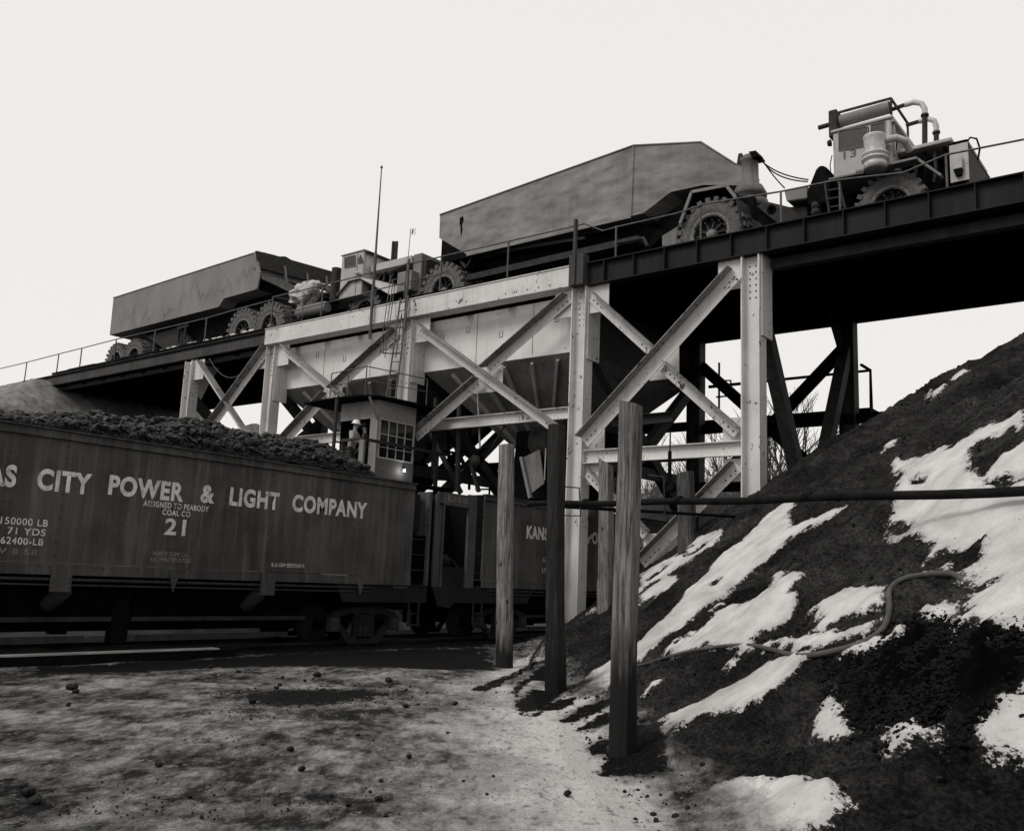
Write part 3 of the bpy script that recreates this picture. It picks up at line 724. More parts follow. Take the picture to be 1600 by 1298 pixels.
p = onY(643,395,YF-.35); mb = MB(); mb.tube([(p.x, YF-.45, ZG-.3), (p.x, YF-.45, onY(643,404,YF-.45).z)], .05, 8)
tag(mb.build('ladder_post', M['railing'], None, (p.x, YF-.45, ZG-.3)), 'stout dark pipe post just right of the caged ladder', 'post')
# rear walkway railing
wk = thing('rear_walkway', 'dark pipe railing and beam of the walkway behind the trestle, seen against the sky', 'walkway', (-12, 30, 7.3))
mb = MB(); mb.box(-18, -9.1, 29.6, 30.5, 7.22, 7.40); mb.build('walkway_beam', M['dark'], wk)
mb = MB(); mb.tube([(-15,30.3,8.75), (-9.3,30.3,8.75), (-9.3,30.3,7.3)], .06, 6); mb.tube([(-9.3,30.3,8.75),(-9.3,29.4,8.75)], .05, 6); mb.build('pipe_rail', M['dark'], wk)
for x in (-14.6,):
    mb = MB(); mb.tube([(x,30.3,7.3),(x,30.3,9.6)], .04, 6); mb.tube([(x-.1,30.3,8.35),(x+.45,30.3,8.35),(x+.45,30.3,8.9),(x-.1,30.3,8.95)], .035, 6); mb.build('rail_bracket', M['dark'], wk)
wk2 = thing('rear_walkway', 'dark low walkway frame behind the leftmost bay of the trestle', 'walkway', (-33, 30, 7))
mb = MB(); mb.box(-33.5, -29.3, 29.7, 30.2, 6.95, 7.08); mb.box(-29.9, -29.8, 29.8, 29.9, 7.0, 8.6); mb.build('walkway_frame', M['dark'], wk2)
# slack cable under the left span
pa = onY(327,560,YF-.1); pb = onY(408,548,YF-.1); mb = MB()
mb.tube([pa.lerp(pb, k/10)-Vector((0,0,.95*math.sin(math.pi*k/10)**.9)) for k in range(11)], .018, 5)
tag(mb.build('slack_cable', M['railing'], None, pa), 'slack cable drooping under the left deck span', 'cable')
# ------------------------------------------------------------------ writing
def text(s, y0, y1, z0, z1, parent, mat, xp, bold=.014, name='lettering', axis='X'):
    cu = bpy.data.curves.new('txt', 'FONT'); cu.body = s; cu.size = 1; cu.offset = bold; cu.extrude = 0; cu.space_character = 1.12
    ob = bpy.data.objects.new('txt', cu); COL.objects.link(ob)
    dg = bpy.context.evaluated_depsgraph_get(); dg.update(); me = bpy.data.meshes.new_from_object(ob.evaluated_get(dg))
    bpy.data.objects.remove(ob); bpy.data.curves.remove(cu)
    n = len(me.vertices); c = np.zeros(n*3, np.float32); me.vertices.foreach_get('co', c); c = c.reshape(-1,3)
    mn = c.min(0); mx = c.max(0)
    u = (c[:,0]-mn[0])/(mx[0]-mn[0]); v = (c[:,1]-mn[1])/(mx[1]-mn[1])
    o = root_of(parent).location
    if axis == 'X': W = np.stack([np.full(n, xp), y0+u*(y1-y0), z0+v*(z1-z0)], 1)
    else: W = np.stack([y0+u*(y1-y0), np.full(n, xp), z0+v*(z1-z0)], 1)
    W -= np.array(o)
    me.vertices.foreach_set('co', W.astype(np.float32).ravel()); me.materials.clear(); me.materials.append(mat); me.update()
    me.name = name; t = bpy.data.objects.new(name, me); COL.objects.link(t); t.parent = parent; return t
# ------------------------------------------------------------------ railway
XN, XFAR = -15.9, -19.1; XM = (XN+XFAR)/2
rt = thing('railway_track', 'dark rails on buried ties beneath the hopper cars', 'railway track', (XM, 15, 0))
for dx in (-.7175, .7175):
    mb = MB(); x = XM+dx; mb.box(x-.035, x+.035, -30, 60, .02, .06); mb.box(x-.01, x+.01, -30, 60, -.06, .02); mb.box(x-.07, x+.07, -30, 60, -.08, -.06); mb.build('rail', M['mid'], rt)
for k in np.arange(4, 34, .62):
    mb = MB(); mb.box(XM-1.3, XM+1.3, k, k+.22, -.14, -.065+random.uniform(-.01,.01)); mb.build('tie', M['dark'], rt)
YC1, YC2 = 10.05, 25.45; HL = 6.38
def hopper_car(yc, label):
    t = thing('hopper_car', label, 'hopper car', (XM, yc, .06), 'hopper cars on the track')
    y0, y1 = yc-HL, yc+HL; ZT, ZS = 3.80, 1.57
    for sgn, xs in ((1, XN), (-1, XFAR)):
        mb = MB(); mb.box(min(xs, xs-sgn*.03), max(xs, xs-sgn*.03), y0, y1, ZS, ZT-.14)
        m2 = MB(); ribs = [yc+d for d in (-5.3,-4.2,-3.15,-2.2,-1.1,0,1.08,2.12,3.2,4.6,5.6)]
        for ry in ribs:
            for z in np.arange(ZS+.14, ZT-.2, .205):
                m2.bump((xs, ry+random.uniform(-.01,.01), z), (sgn,0,0), .018, .014)
        for z in np.arange(ZS+.2, ZT-.25, .3): m2.bump((xs, y1-1.05, z), (sgn,0,0), .014, .012); m2.bump((xs, y1-.06, z), (sgn,0,0), .014, .012)
        mb.merge(m2); sp = mb.build('side_panel', M['carside'], t, mats=(M['bolt'],))
        mb = MB(); mb.box(xs-.05, xs+.05 if sgn > 0 else xs+.05, y0-.0, y1, ZT-.14, ZT-.125); mb.box(min(xs-sgn*.03, xs+sgn*.02), max(xs-sgn*.03, xs+sgn*.02), y0, y1, ZT-.125, ZT)
        mb.box(xs-.07, xs+.07, y0, y1, ZT, ZT+.02)
        m2 = MB()
        for k in np.arange(y0+.1, y1, .27): m2.bump((xs+sgn*.02, k, ZT-.06), (sgn,0,0), .016, .014)
        mb.merge(m2); mb.build('top_rim', M['carside'], t, mats=(M['bolt'],))
        mb = MB(); mb.box(min(xs, xs+sgn*.025), max(xs, xs+sgn*.025), y0, y1, ZS-.19, ZS-.01)
        mb.box(min(xs, xs+sgn*.012), max(xs, xs+sgn*.012), y1-1.7, y1, ZS-.01, ZS+.03)
        m2 = MB()
        for k in np.arange(y0+.08, y1, .16): m2.bump((xs+sgn*.025, k, ZS-.06), (sgn,0,0), .015, .014)
        for k in np.arange(y1-3.0, y1, .16): m2.bump((xs+sgn*.025, k+.08, ZS-.14), (sgn,0,0), .015, .014)
        mb.merge(m2); mb.build('side_sill', M['carside'], t, mats=(M['bolt'],))
        for dy, w0 in ((-2.07, .36), (2.2, .36)):
            mb = MB(); mb.box(min(xs+sgn*.027, xs+sgn*.05), max(xs+sgn*.027, xs+sgn*.05), yc+dy-w0/2, yc+dy+w0/2, ZS-.47, ZS-.03)
            m2 = MB()
            for z in (ZS-.4, ZS-.32, ZS-.24):
                for q in (-w0/2+.04, w0/2-.04): m2.bump((xs+sgn*.05, yc+dy+q, z), (sgn,0,0), .016, .014)
            mb.merge(m2); mb.build('gusset', M['carside'], t, mats=(M['bolt'],))
        for dy in (.05, 4.75):
            mb = MB(); mb.prism([(xs+sgn*.03, yc+dy-.11, ZS-.1), (xs+sgn*.03, yc+dy+.11, ZS-.1), (xs+sgn*.03, yc+dy, ZS-.45)], (sgn*.02, 0, 0)); mb.build('hanger_tab', M['carside'], t)
        for zz, r in ((ZS-.27, .03), (ZS-.36, .018)):
            mb = MB(); mb.tube([(xs-sgn*.02, y0+.3, zz), (xs-sgn*.02, y1-1.3, zz)], r, 8); mb.build('train_pipe', M['mid'], t)
        for dy in (-2.0, 2.05):
            mb = MB(); a = Vector((xs-sgn*.42, yc+dy-.06, .82)); b = Vector((xs-sgn*.1, yc+dy+.12, 1.18)); mb.tube([a, a.lerp(b, .08), a.lerp(b,.92), b], [.1,.15,.15,.1], 12); mb.build('air_cylinder', M['mid'], t)
        # hopper doors and their long edge angles
        for (a, b) in ((yc-3.9, yc-.85), (yc-.45, yc+3.6)):
            mb = MB(); mb.add([(xs-sgn*.25, a, 1.15), (xs-sgn*.25, b, 1.15), (xs-sgn*.75, b, .42), (xs-sgn*.75, a, .42)], [(0,1,2,3)])
            o = mb.build('hopper_door', M['dark'], t); sm = o.modifiers.new('s','SOLIDIFY'); sm.thickness = .03
            mb = MB(); mb.box(xs-sgn*.42-.03, xs-sgn*.42+.03, a, b, .58, .66); mb.build('door_angle', M['mid'], t)
            mb = MB(); mb.box(xs-sgn*.35-.03, xs-sgn*.35+.03, a+.1, b-.5, .24, .34); mb.build('door_angle', M['mid'], t)
        mb = MB(); mb.box(xs-sgn*.5-.1, xs-sgn*.5+.1, yc-.82, yc-.5, .2, 1.3); mb.build('cross_bearer', M['dark'], t)
        # end sill pieces
        mb = MB(); X0, X1 = min(xs-sgn*.02, xs-sgn*.06), max(xs-sgn*.02, xs-sgn*.06)
        mb.prism([(X0, y1-2.3, ZS-.2), (X0, y1+.62, ZS-.2), (X0, y1+.62, .98), (X0, y1-2.05, .98)], (X1-X0, 0, 0)); mb.box(X0-.02, X1+.03, y1-.02, y1+.62, ZS-.2, ZS-.17); mb.build('end_sill', M['carframe'], t)
        mb = MB(); mb.prism([(X0, y0-1.82, ZS-.2), (X0, y0+2.3, ZS-.2), (X0, y0+2.05, .98), (X0, y0-1.0, .98), (X0, y0-1.15, .86), (X0, y0-1.6, .9)], (X1-X0, 0, 0)); mb.build('end_sill', M['carframe'], t)
        # steps
        for yy in (y1+.02, y0-.25):
            st = MB()
            for q in (0, .34): st.box(xs-.05, xs-.01, yy+q, yy+q+.03, .42, 1.0)
            for z in (.45, .72): st.box(xs-.06, xs, yy, yy+.37, z, z+.02)
            st.build('step_iron', M['mid'], t)
    # ends
    for ye in (y0, y1):
        mb = MB(); mb.box(XFAR+.03, XN-.03, ye-.015, ye+.015, ZS, ZT); mb.build('end_panel', M['dark'], t)  # near-black ends, shade of the end openings put into their colour
    mb = MB(); mb.box(XFAR+.05, XN-.05, y0, y1, ZS-.2, ZS-.14); mb.build('floor_frame', M['carframe'], t)
    mb = MB(); mb.box(XM-.2, XM+.2, y0-1.7, y1+.6, .75, 1.3); mb.build('centre_sill', M['dark'], t)
    mb = MB(); mb.prism([(XFAR+.35, 0, 1.3), (XN-.35, 0, 1.3), (XM+.25, 0, .35), (XM-.25, 0, .35)], (0, 7.0, 0)); mb.v = [(a, b+yc-3.5, c) for a, b, c in mb.v]; mb.build('hopper_belly', M['dark'], t)
    # right end ladder cage
    mb = MB(); mb.box(XN-.10, XN-.02, y1+.56, y1+.64, ZS-.2, ZT-.12); mb.box(XN-.5, XN-.1, y1+.6, y1+.62, 2.6, ZT-.12); mb.build('end_post', M['carside'], t)
    for z in np.arange(1.75, 3.6, .37):
        mb = MB(); mb.tube([(XN-.04, y1, z), (XN-.04, y1+.58, z)], .012, 5); mb.build('ladder_rung', M['mid'], t)
    mb = MB(); mb.box(XN-1.5, XN-.3, y1+.02, y1+.5, 2.7, ZT-.2); mb.build('end_box', M['carframe'], t)
    # portal frame on the left end
    pa, pb = y0-1.83, y0-.28; mb = MB()
    mb.box(XN-.08, XN-.02, pa, pa+.10, ZS-.2, ZT-.16); mb.build('portal_post', M['carside'], t)
    mb = MB(); mb.box(XN-.14, XN-.1, pa+.1, pa+.36, ZS-.2, ZT-.14); mb.box(XN-.1, XN-.05, pa+.3, pa+.36, ZS-.2, ZT-.4); mb.build('portal_post', M['carside'], t)
    mb = MB(); mb.box(XN-.1, XN-.02, pb-.30, pb, ZS-.2, ZT-.05); mb.build('portal_post', M['carside'], t)
    mb = MB(); mb.box(XN-.12, XN-.03, pa+.1, pb-.3, ZT-.36, ZT-.08); mb.box(XN-.16, XN-.01, pa+.3, pb-.3, ZT-.40, ZT-.365); mb.build('portal_header', M['carside'], t)
    text('K.C.P.&L.CO.', pa+.42, pb-.34, ZT-.29, ZT-.155, t, M['paintfaint'], XN-.024, .02)
    mb = MB(); mb.box(XN-.16, XN-.1, pa+.36, pb-.3, ZS-.2, ZS+.30); mb.build('portal_panel', M['carframe'], t)
    mb = MB(); mb.tube([(XN-.6, pa+.5, ZS+.42), (XN-.6, pb-.5, ZS+.42)], .2, 12); mb.build('air_tank', M['carframe'], t)
    mb = MB(); mb.tube([(XN-.14, pa+.5, ZS+.5), (XN-.12, pb-.8, ZS+.5), (XN-.1, pb-.55, ZS+.3)], .018, 6); mb.build('brake_rod', M['mid'], t)
    mb = MB(); mb.box(XFAR+.3, XN-.2, pa, y0, ZS-.18, ZS-.1); mb.box(XFAR+.1, XFAR+.15, pa, y0, ZS-.1, ZT-.2); mb.build('end_platform', M['dark'], t)
    for z in np.arange(1.75, 3.6, .5):
        mb = MB(); mb.tube([(XN-.04, pb, z), (XN-.04, y0, z)], .012, 5); mb.build('ladder_rung', M['mid'], t)
    mb = MB(); mb.box(XN-1.3, XN-1.26, pa, y0-.05, ZS-.2, ZT-.2); mb.build('portal_dark_sheet', M['dark'], t)  # added dark sheet standing in for the shade inside the portal
    # couplers
    for a, b in ((y1+.6, y1+.78), (y0-1.95, y0-1.7)):
        mb = MB(); mb.box(XM-.14, XM+.14, a, b, .78, 1.05); mb.build('coupler', M['dark'], t)
    # bogies
    for yb in (yc-5.2, yc+5.2):
        bg = MB(); bg.box(XM-1.15, XM+1.15, yb-.2, yb+.2, .5, .75); bo = bg.build('bogie', M['dark'], t)
        for sgn, xs in ((1, XN), (-1, XFAR)):
            xx = xs-sgn*.22; mb = MB()
            P = [(-1.12,.62),(-.98,.74),(-.5,.84),(.5,.84),(.98,.74),(1.12,.62),(1.12,.44),(.86,.44),(.84,.60),(.62,.62),(.30,.22),(-.30,.22),(-.62,.62),(-.84,.60),(-.86,.44),(-1.12,.44)]
            up = [(a, b) for a, b in P]
            def band(pts, off=.0):
                mb.prism([(xx, yb+a, b) for a, b in pts], (-sgn*.1, 0, 0))
            band([(-1.1,.60),(-.95,.74),(-.5,.86),(.5,.86),(.95,.74),(1.1,.60),(.95,.60),(.45,.72),(-.45,.72),(-.95,.60)])
            band([(-.98,.60),(-.80,.60),(-.38,.16),(.38,.16),(.80,.60),(.98,.60),(.86,.50),(.48,.04),(-.48,.04),(-.86,.50)])
            band([(-.30,.72),(-.20,.72),(-.22,.16),(-.32,.16)]); band([(.20,.72),(.30,.72),(.32,.16),(.22,.16)])
            mb.build('side_frame', M['bogie'], bo)
            for q in (-.93, .93):
                mb = MB(); mb.box(min(xx+sgn*.06, xx-sgn*.1), max(xx+sgn*.06, xx-sgn*.1), yb+q-.13, yb+q+.13, .33, .62); mb.box(min(xx+sgn*.08, xx+sgn*.055), max(xx+sgn*.08, xx+sgn*.055), yb+q-.1, yb+q+.1, .37, .57); mb.build('journal_box', M['mid'], bo)
                mb = MB(); cx = XM+sgn*.7175
                mb.lathe((cx, yb+q, .48), (sgn,0,0), [(.09,.06),(.09,.03),(.3,.0),(.36,.03),(.42,.05),(.425,-.06),(.45,-.07),(.45,-.1),(.09,-.09)], 28); mb.build('wheel', M['carframe'], bo)
            for q in (-.13, 0, .13):
                pts = [(xx+sgn*.0+.055*math.cos(a), yb+q+.055*math.sin(a), .20+.26*a/(6*6.28)) for a in np.linspace(0, 6*6.28, 60)]
                mb = MB(); mb.tube(pts, .013, 5); mb.build('spring', M['mid'], bo)
            mb = MB(); mb.box(min(xx+sgn*.03, xx-sgn*.05), max(xx+sgn*.03, xx-sgn*.05), yb-.2, yb+.2, .48, .7); mb.build('bolster_end', M['bogie'], bo)
        for q in (-.93, .93):
            mb = MB(); mb.tube([(XM-1.2, yb+q, .48), (XM+1.2, yb+q, .48)], .07, 8); mb.build('axle', M['dark'], bo)
    return t
car1 = hopper_car(YC1, 'rust-streaked hopper car numbered 21 heaped with black coal in the foreground')
car2 = hopper_car(YC2, 'second hopper car half hidden behind the wooden posts, beginning with KANS')
def T1_(s, px0, px1, yb, yt, mat='paint', bold=.014, dy=0., cars=(car1,)):
    a = onX(px0, yb, XN); b = onX(px1, yb, XN); pm = (px0+px1)/2
    z0 = onX(pm, yb, XN).z; z1 = onX(pm, yt, XN).z
    for c in cars:
        off = 0 if c is car1 else YC2-YC1
        text(s, a.y+off, b.y+off, z0, z1, c, M[mat], XN+.0045, bold)
B = (car1, car2)
kz0, kz1 = 2.76, 3.13
def TW(s, y0, y1, mat='paint', cars=B, z0=kz0, z1=kz1, bold=.042):
    for c in cars:
        off = 0 if c is car1 else YC2-YC1
        text(s, y0+off, y1+off, z0, z1, c, M[mat], XN+.0045, bold)
def Yp(px, py=790): return onX(px, py, XN).y
TW('KANSAS', 5.55, 7.05); TW('CITY', Yp(57,760), Yp(142,760)); TW('POWER', Yp(169,765), Yp(287,770), z0=2.80, z1=3.16); TW('&', Yp(313,780), Yp(335,780), z0=2.83, z1=3.18); TW('LIGHT', Yp(358,785), Yp(436,785), z0=2.83, z1=3.20); TW('COMPANY', Yp(456,795), Yp(573,800), z0=2.84, z1=3.21)
T1_('ASSIGNED TO PEABODY', 223, 326, 795, 786, bold=.02); T1_('COAL CO', 253, 297, 806, 797, bold=.02)
T1_('21', 256, 289, 836, 810, bold=.03)
T1_('HOPPER DUMP CAR', 238, 295, 869, 862, 'paintfaint', .015); T1_('AIR OPERATED DOORS', 234, 298, 878, 871, 'paintfaint', .015)
T1_('B.L.H. CORP. EDDYSTONE PA.', 424, 476, 886, 880, 'paint', .02)
yr = Yp(75, 816)
def right(s, y1, px, yb, yt, w, mat='paint'):
    z0 = onX(px, yb, XN).z; z1 = onX(px, yt, XN).z
    TW(s, y1-w, y1, mat, B, z0, z1, .012)
right('CAPY 150000 LB', yr, 60, 822, 811, 1.30); right('71 YDS', yr-.02, 60, 837, 826, .62); right('LT WT 62400-LB', yr-.04, 60, 852, 841, 1.27)
right('NEW 8 58', yr-.12, 55, 867, 858, 1.0, 'paintfaint')
T1_('CUT JOURNALS', 614, 637, 919, 916, 'paintfaint', .01)
# ------------------------------------------------------------------ coal load
def crest_z(y):
    pts = [(-20,650),(40,652),(92,649),(156,648),(176,660),(227,659),(272,660),(311,660),(339,669),(395,680),(432,687),(480,692),(509,698),(534,713),(562,729),(580,744)]
    P = [onX(a, b, -17.3) for a, b in pts]; ys = [p.y for p in P]; zs = [p.z for p in P]
    return np.interp(y, ys, zs, left=zs[0], right=3.0)
uu = np.linspace(0, 1, 60); vv = np.linspace(YC1-HL+.1, YC1+HL-.1, 260)
U, V_ = np.meshgrid(uu, vv); LX = XN-.06-U*(3.08)
def load_h(X, Y):
    u = (XN-.06-X)/3.08; c = crest_z(Y+.0)
    s = np.clip(np.where(u < .45, u/.45, (1-u)/.55), 0, 1)**.62
    edge = np.where(Y > 15.0, 3.82-(Y-15.0)*1.1, 3.84)
    endf = np.clip((Y-(YC1-HL))/.8, 0, 1)
    return edge+(np.maximum(c, 2.6)-edge)*s*endf + fbm(X, Y, 2.5, 4, 5)*.16
LZ = load_h(LX, V_)
ld1 = grid_mesh('coal_load', LX, V_, LZ, M['coal']); tag(ld1, 'heaped lumps of black coal filling hopper car 21', 'coal', kind='stuff')
mb = MB()
for k in range(15000):
    y = YC1-HL+.3+random.random()*(HL*2-.5); x = XN-.1-random.random()*2.9
    if y > 16.2: continue
    r = random.choice((.012,.018,.025,.035,.045,.06,.08,.12)) if random.random() < .5 else .022; z = float(load_h(np.array([x]), np.array([y]))[0])
    if y < 6: 
        if random.random() < .6: continue
    mb.rock((x, y, z+r*.35), r, random.uniform(.45,.9))
for k in range(5000):
    y = 5.5+random.random()*10.3; x = XN-.06-.42*random.random()**1.3; z = float(load_h(np.array([x]), np.array([y]))[0])
    r = random.choice((.02,.03,.04,.06)); mb.rock((x-r*.8, y, z+r*.5), r, random.uniform(.5,.9))
rk = mb.build('coal_lumps_in_car', M['chunk']); tag(rk, 'loose coal lumps on top of the load in hopper car 21', 'coal', kind='stuff')
LX2 = XN-.06-U*3.08; V2 = np.linspace(YC2-HL+.1, YC2+HL-.1, 260)[:,None]+U*0
l2 = grid_mesh('coal_bed', LX2, V2, 2.2+fbm(LX2, V2, 1.5, 4, 9)*.4, M['coal']); tag(l2, 'low bed of coal inside the second hopper car', 'coal', kind='stuff')
# near rail / timber strip carrying snow
mb = MB(); mb.box(-15.3, -15.02, -10, 11.0, -.05, .13); st = mb.build('timber_sill', M['dark'], None, (-15.16, 3, 0)); tag(st, 'long dark timber edged with snow lying beside the track at left', 'timber')
mb = MB(); mb.box(-15.31, -15.1, -10, 10.7, .131, .155); mb.build('snow_cap', plain('old_snow', .3, .9, .1, .35, 3), st)
# ------------------------------------------------------------------ cabin, platform, lamp
CXR, CXL, CY0, CY1 = -20.92, -22.62, 19.8, 21.45
M['cablow'] = steel('cabin_lower_plate', .11, .07, .14, rust=.02)
M['cabwall'] = steel('cabin_wall_plate', .27, .19, .34, rust=.04)
cb = thing('operator_cabin', 'pale steel loading cabin with a multi-pane window and flat overhanging roof', 'cabin', ((CXR+CXL)/2, (CY0+CY1)/2, 4.5))
mb = MB(); mb.box(CXR-.03, CXR, CY0, CY1, 4.0, 5.14); mb.build('lower_wall', M['cablow'], cb)
mb = MB(); mb.box(CXR-.03, CXR, CY0, CY1, 6.36, 6.93); mb.box(CXR-.03, CXR, CY0, CY0+.08, 5.14, 6.36); mb.box(CXR-.03, CXR, CY1-.08, CY1, 5.14, 6.36); mb.build('window_wall', M['cabwall'], cb)
wf = MB(); y_0, y_1, z_0, z_1 = CY0+.10, CY1-.10, 5.17, 6.33
wf.box(CXR, CXR+.025, y_0-.03, y_1+.03, z_0-.04, z_0); wf.box(CXR, CXR+.025, y_0-.03, y_1+.03, z_1, z_1+.03)
wf.box(CXR, CXR+.022, y_0-.03, y_0, z_0, z_1); wf.box(CXR, CXR+.022, y_1, y_1+.03, z_0, z_1)
wn = wf.build('window_frame', M['cab'], cb)
for k in range(1, 4):
    yy = y_0+(y_1-y_0)*k/4; mb = MB(); mb.box(CXR-.005, CXR+.018, yy-.013, yy+.013, z_0, z_1); mb.build('glazing_bar', M['cab'], wn)
for f in (.27, .62):
    zz = z_0+(z_1-z_0)*f; mb = MB(); mb.box(CXR-.004, CXR+.015, y_0, y_1, zz-.011, zz+.011); mb.build('glazing_bar', M['cab'], wn)
mb = MB(); mb.box(CXR-.02, CXR-.012, y_0, y_1, z_0, z_1); mb.build('pane', M['glassdark'], wn)
mb = MB(); mb.box(CXL, CXR, CY0-.03, CY0, 6.36, 6.93); mb.box(CXR-.32, CXR, CY0-.03, CY0, 4.5, 6.36); mb.build('front_wall', M['cabwall'], cb)
mb = MB(); mb.box(CXL, CXL+.03, CY0, CY1, 4.5, 6.93); mb.box(CXL, CXR-.03, CY1-.03, CY1, 4.5, 6.93); mb.build('rear_walls', M['dark'], cb)
mb = MB(); mb.box(CXL-.1, CXR, CY0, CY1, 4.42, 4.5); mb.build('floor', M['dark'], cb)
# roof: thin sheet with a bowed front edge
mb = MB(); pts = []
for k in range(13):
    f = k/12; 
for (x, y) in [(-24.0,19.35),(-23.2,19.22),(-22.3,19.16),(-21.6,19.17),(-21.1,19.25),(-20.75,19.5),(-20.6,20.0),(-20.52,20.8),(-20.5,21.7),(-20.55,22.6),(-24.0,22.6)]: pts.append((x, y, 6.96))
mb.prism(pts, (0,0,.05)); mb.build('roof', M['dark'], cb)
mb = MB(); mb.beam((CXR+.02, CY0-.45, 6.93), (CXR+.01, CY0-.02, 6.3), .06, .05); mb.build('roof_bracket', M['cabmid'], cb)
rr_ = thing('roof_railing', 'thin pipe railing around the cabin roof at the foot of the ladder', 'railing', (-21, 19.4, 7.0))
pl = [onY(540,592,20.6), Vector((-21.05,19.35,0)), Vector((-20.7,21.4,0))]; zt = 7.9
c0 = Vector((-22.9, 19.5, zt)); c1 = Vector((-21.05, 19.3, zt)); c2 = Vector((-20.65, 21.6, zt))
mb = MB(); mb.tube([c0, c1, c2], .018, 6); mb.build('top_rail', M['railing'], rr_)
mb = MB(); mb.tube([c0-Vector((0,0,.42)), c1-Vector((0,0,.42)), c2-Vector((0,0,.42))], .014, 6); mb.build('mid_rail', M['railing'], rr_)
for p in (c0, c0.lerp(c1,.5), c1, c1.lerp(c2,.5), c2):
    mb = MB(); mb.tube([p, (p.x, p.y, 7.0)], .018, 6); mb.build('post', M['railing'], rr_)
# platform and its railing
pf = thing('cabin_platform', 'steel platform with pipe railing wrapped round the loading cabin', 'platform', (-21.5, 19.6, 4.4))
mb = MB(); mb.box(-24.6, -20.35, 19.0, 19.78, 4.38, 4.46); mb.box(-20.9, -20.35, 19.78, 22.9, 4.38, 4.46); mb.build('deck_plate', M['dark'], pf)
zr = 5.58; A = Vector((-22.75,19.0,zr)); Bv = Vector((-20.40,19.0,zr)); A = Vector((-21.9,19.02,zr)); Bv = Vector((-20.95,19.02,zr)); Cv = Vector((-20.45,22.9,zr))
Bv = Vector((onY(566,694,19.0).x, 19.0, zr)); A = Vector((onY(533,694,19.0).x, 19.0, zr)); Cv = Vector((Bv.x, 22.8, zr))
mb = MB(); mb.beam(A, Bv, .07, .09); mb.beam(Bv-Vector((0,.03,0)), Cv, .07, .09); mb.build('hand_rail', M['mid'], pf)
mb = MB(); q = Bv; mb.box(q.x-.09, q.x+.09, q.y-.04, q.y+.04, 4.2, zr-.03); mb.build('rail_post', M['cabmid'], pf)
for yy in (22.3,):
    mb = MB(); mb.box(Bv.x-.05, Bv.x+.02, yy-.07, yy+.07, 4.2, zr-.05); mb.build('rail_post', M['mid'], pf)
xa = onY(521,700,19.0).x
mb = MB(); mb.box(xa-.04, xa+.04, 18.96, 19.04, 4.2, 6.9); mb.build('corner_post', M['mid'], pf)
xa2 = onY(534,700,19.4).x
mb = MB(); mb.box(xa2-.05, xa2+.05, 19.4, 19.5, 4.4, 5.6); mb.tube([(xa2-.6,19.2,4.5),(xa2,19.2,5.1)], .03, 6); mb.build('rail_post', M['mid'], pf)
mb = MB(); mb.tube([(xa,19.0,zr),(xa2,19.4,zr)], .03, 6); mb.build('hand_rail', M['mid'], pf)
# lit work lamp
yl = onX(627,736,CXR).y; zl = onX(627,736,CXR).z
lm = thing('work_lamp', 'small lit bulb on the wall beneath the cabin window', 'lamp', (CXR, yl, zl))
mb = MB(); mb.tube([(CXR, yl+.04, zl+.14), (CXR+.1, yl+.04, zl+.13), (CXR+.12, yl+.02, zl+.06)], .02, 6); mb.build('bracket', M['dark'], lm)
me_, nt_, b_ = newmat('lit_bulb'); b_.inputs['Emission Color'].default_value = (1,.97,.92,1); b_.inputs['Emission Strength'].default_value = 7; b_.inputs['Base Color'].default_value = (.8,.8,.8,1)
mb = MB(); mb.lathe((CXR+.12, yl+.03, zl+.07), (.1,-.45,-1), [(.0,.0),(.018,.01),(.02,.03),(.036,.055),(.036,.08),(.02,.10),(.0,.105)], 12); mb.build('bulb', me_, lm)
pl_ = bpy.data.lights.new('work_lamp_light', 'POINT'); pl_.energy = 7; pl_.shadow_soft_size = .06; po = bpy.data.objects.new('work_lamp_light', pl_); COL.objects.link(po); po.location = (CXR+.17-CXR, -.02, .0); po.parent = lm
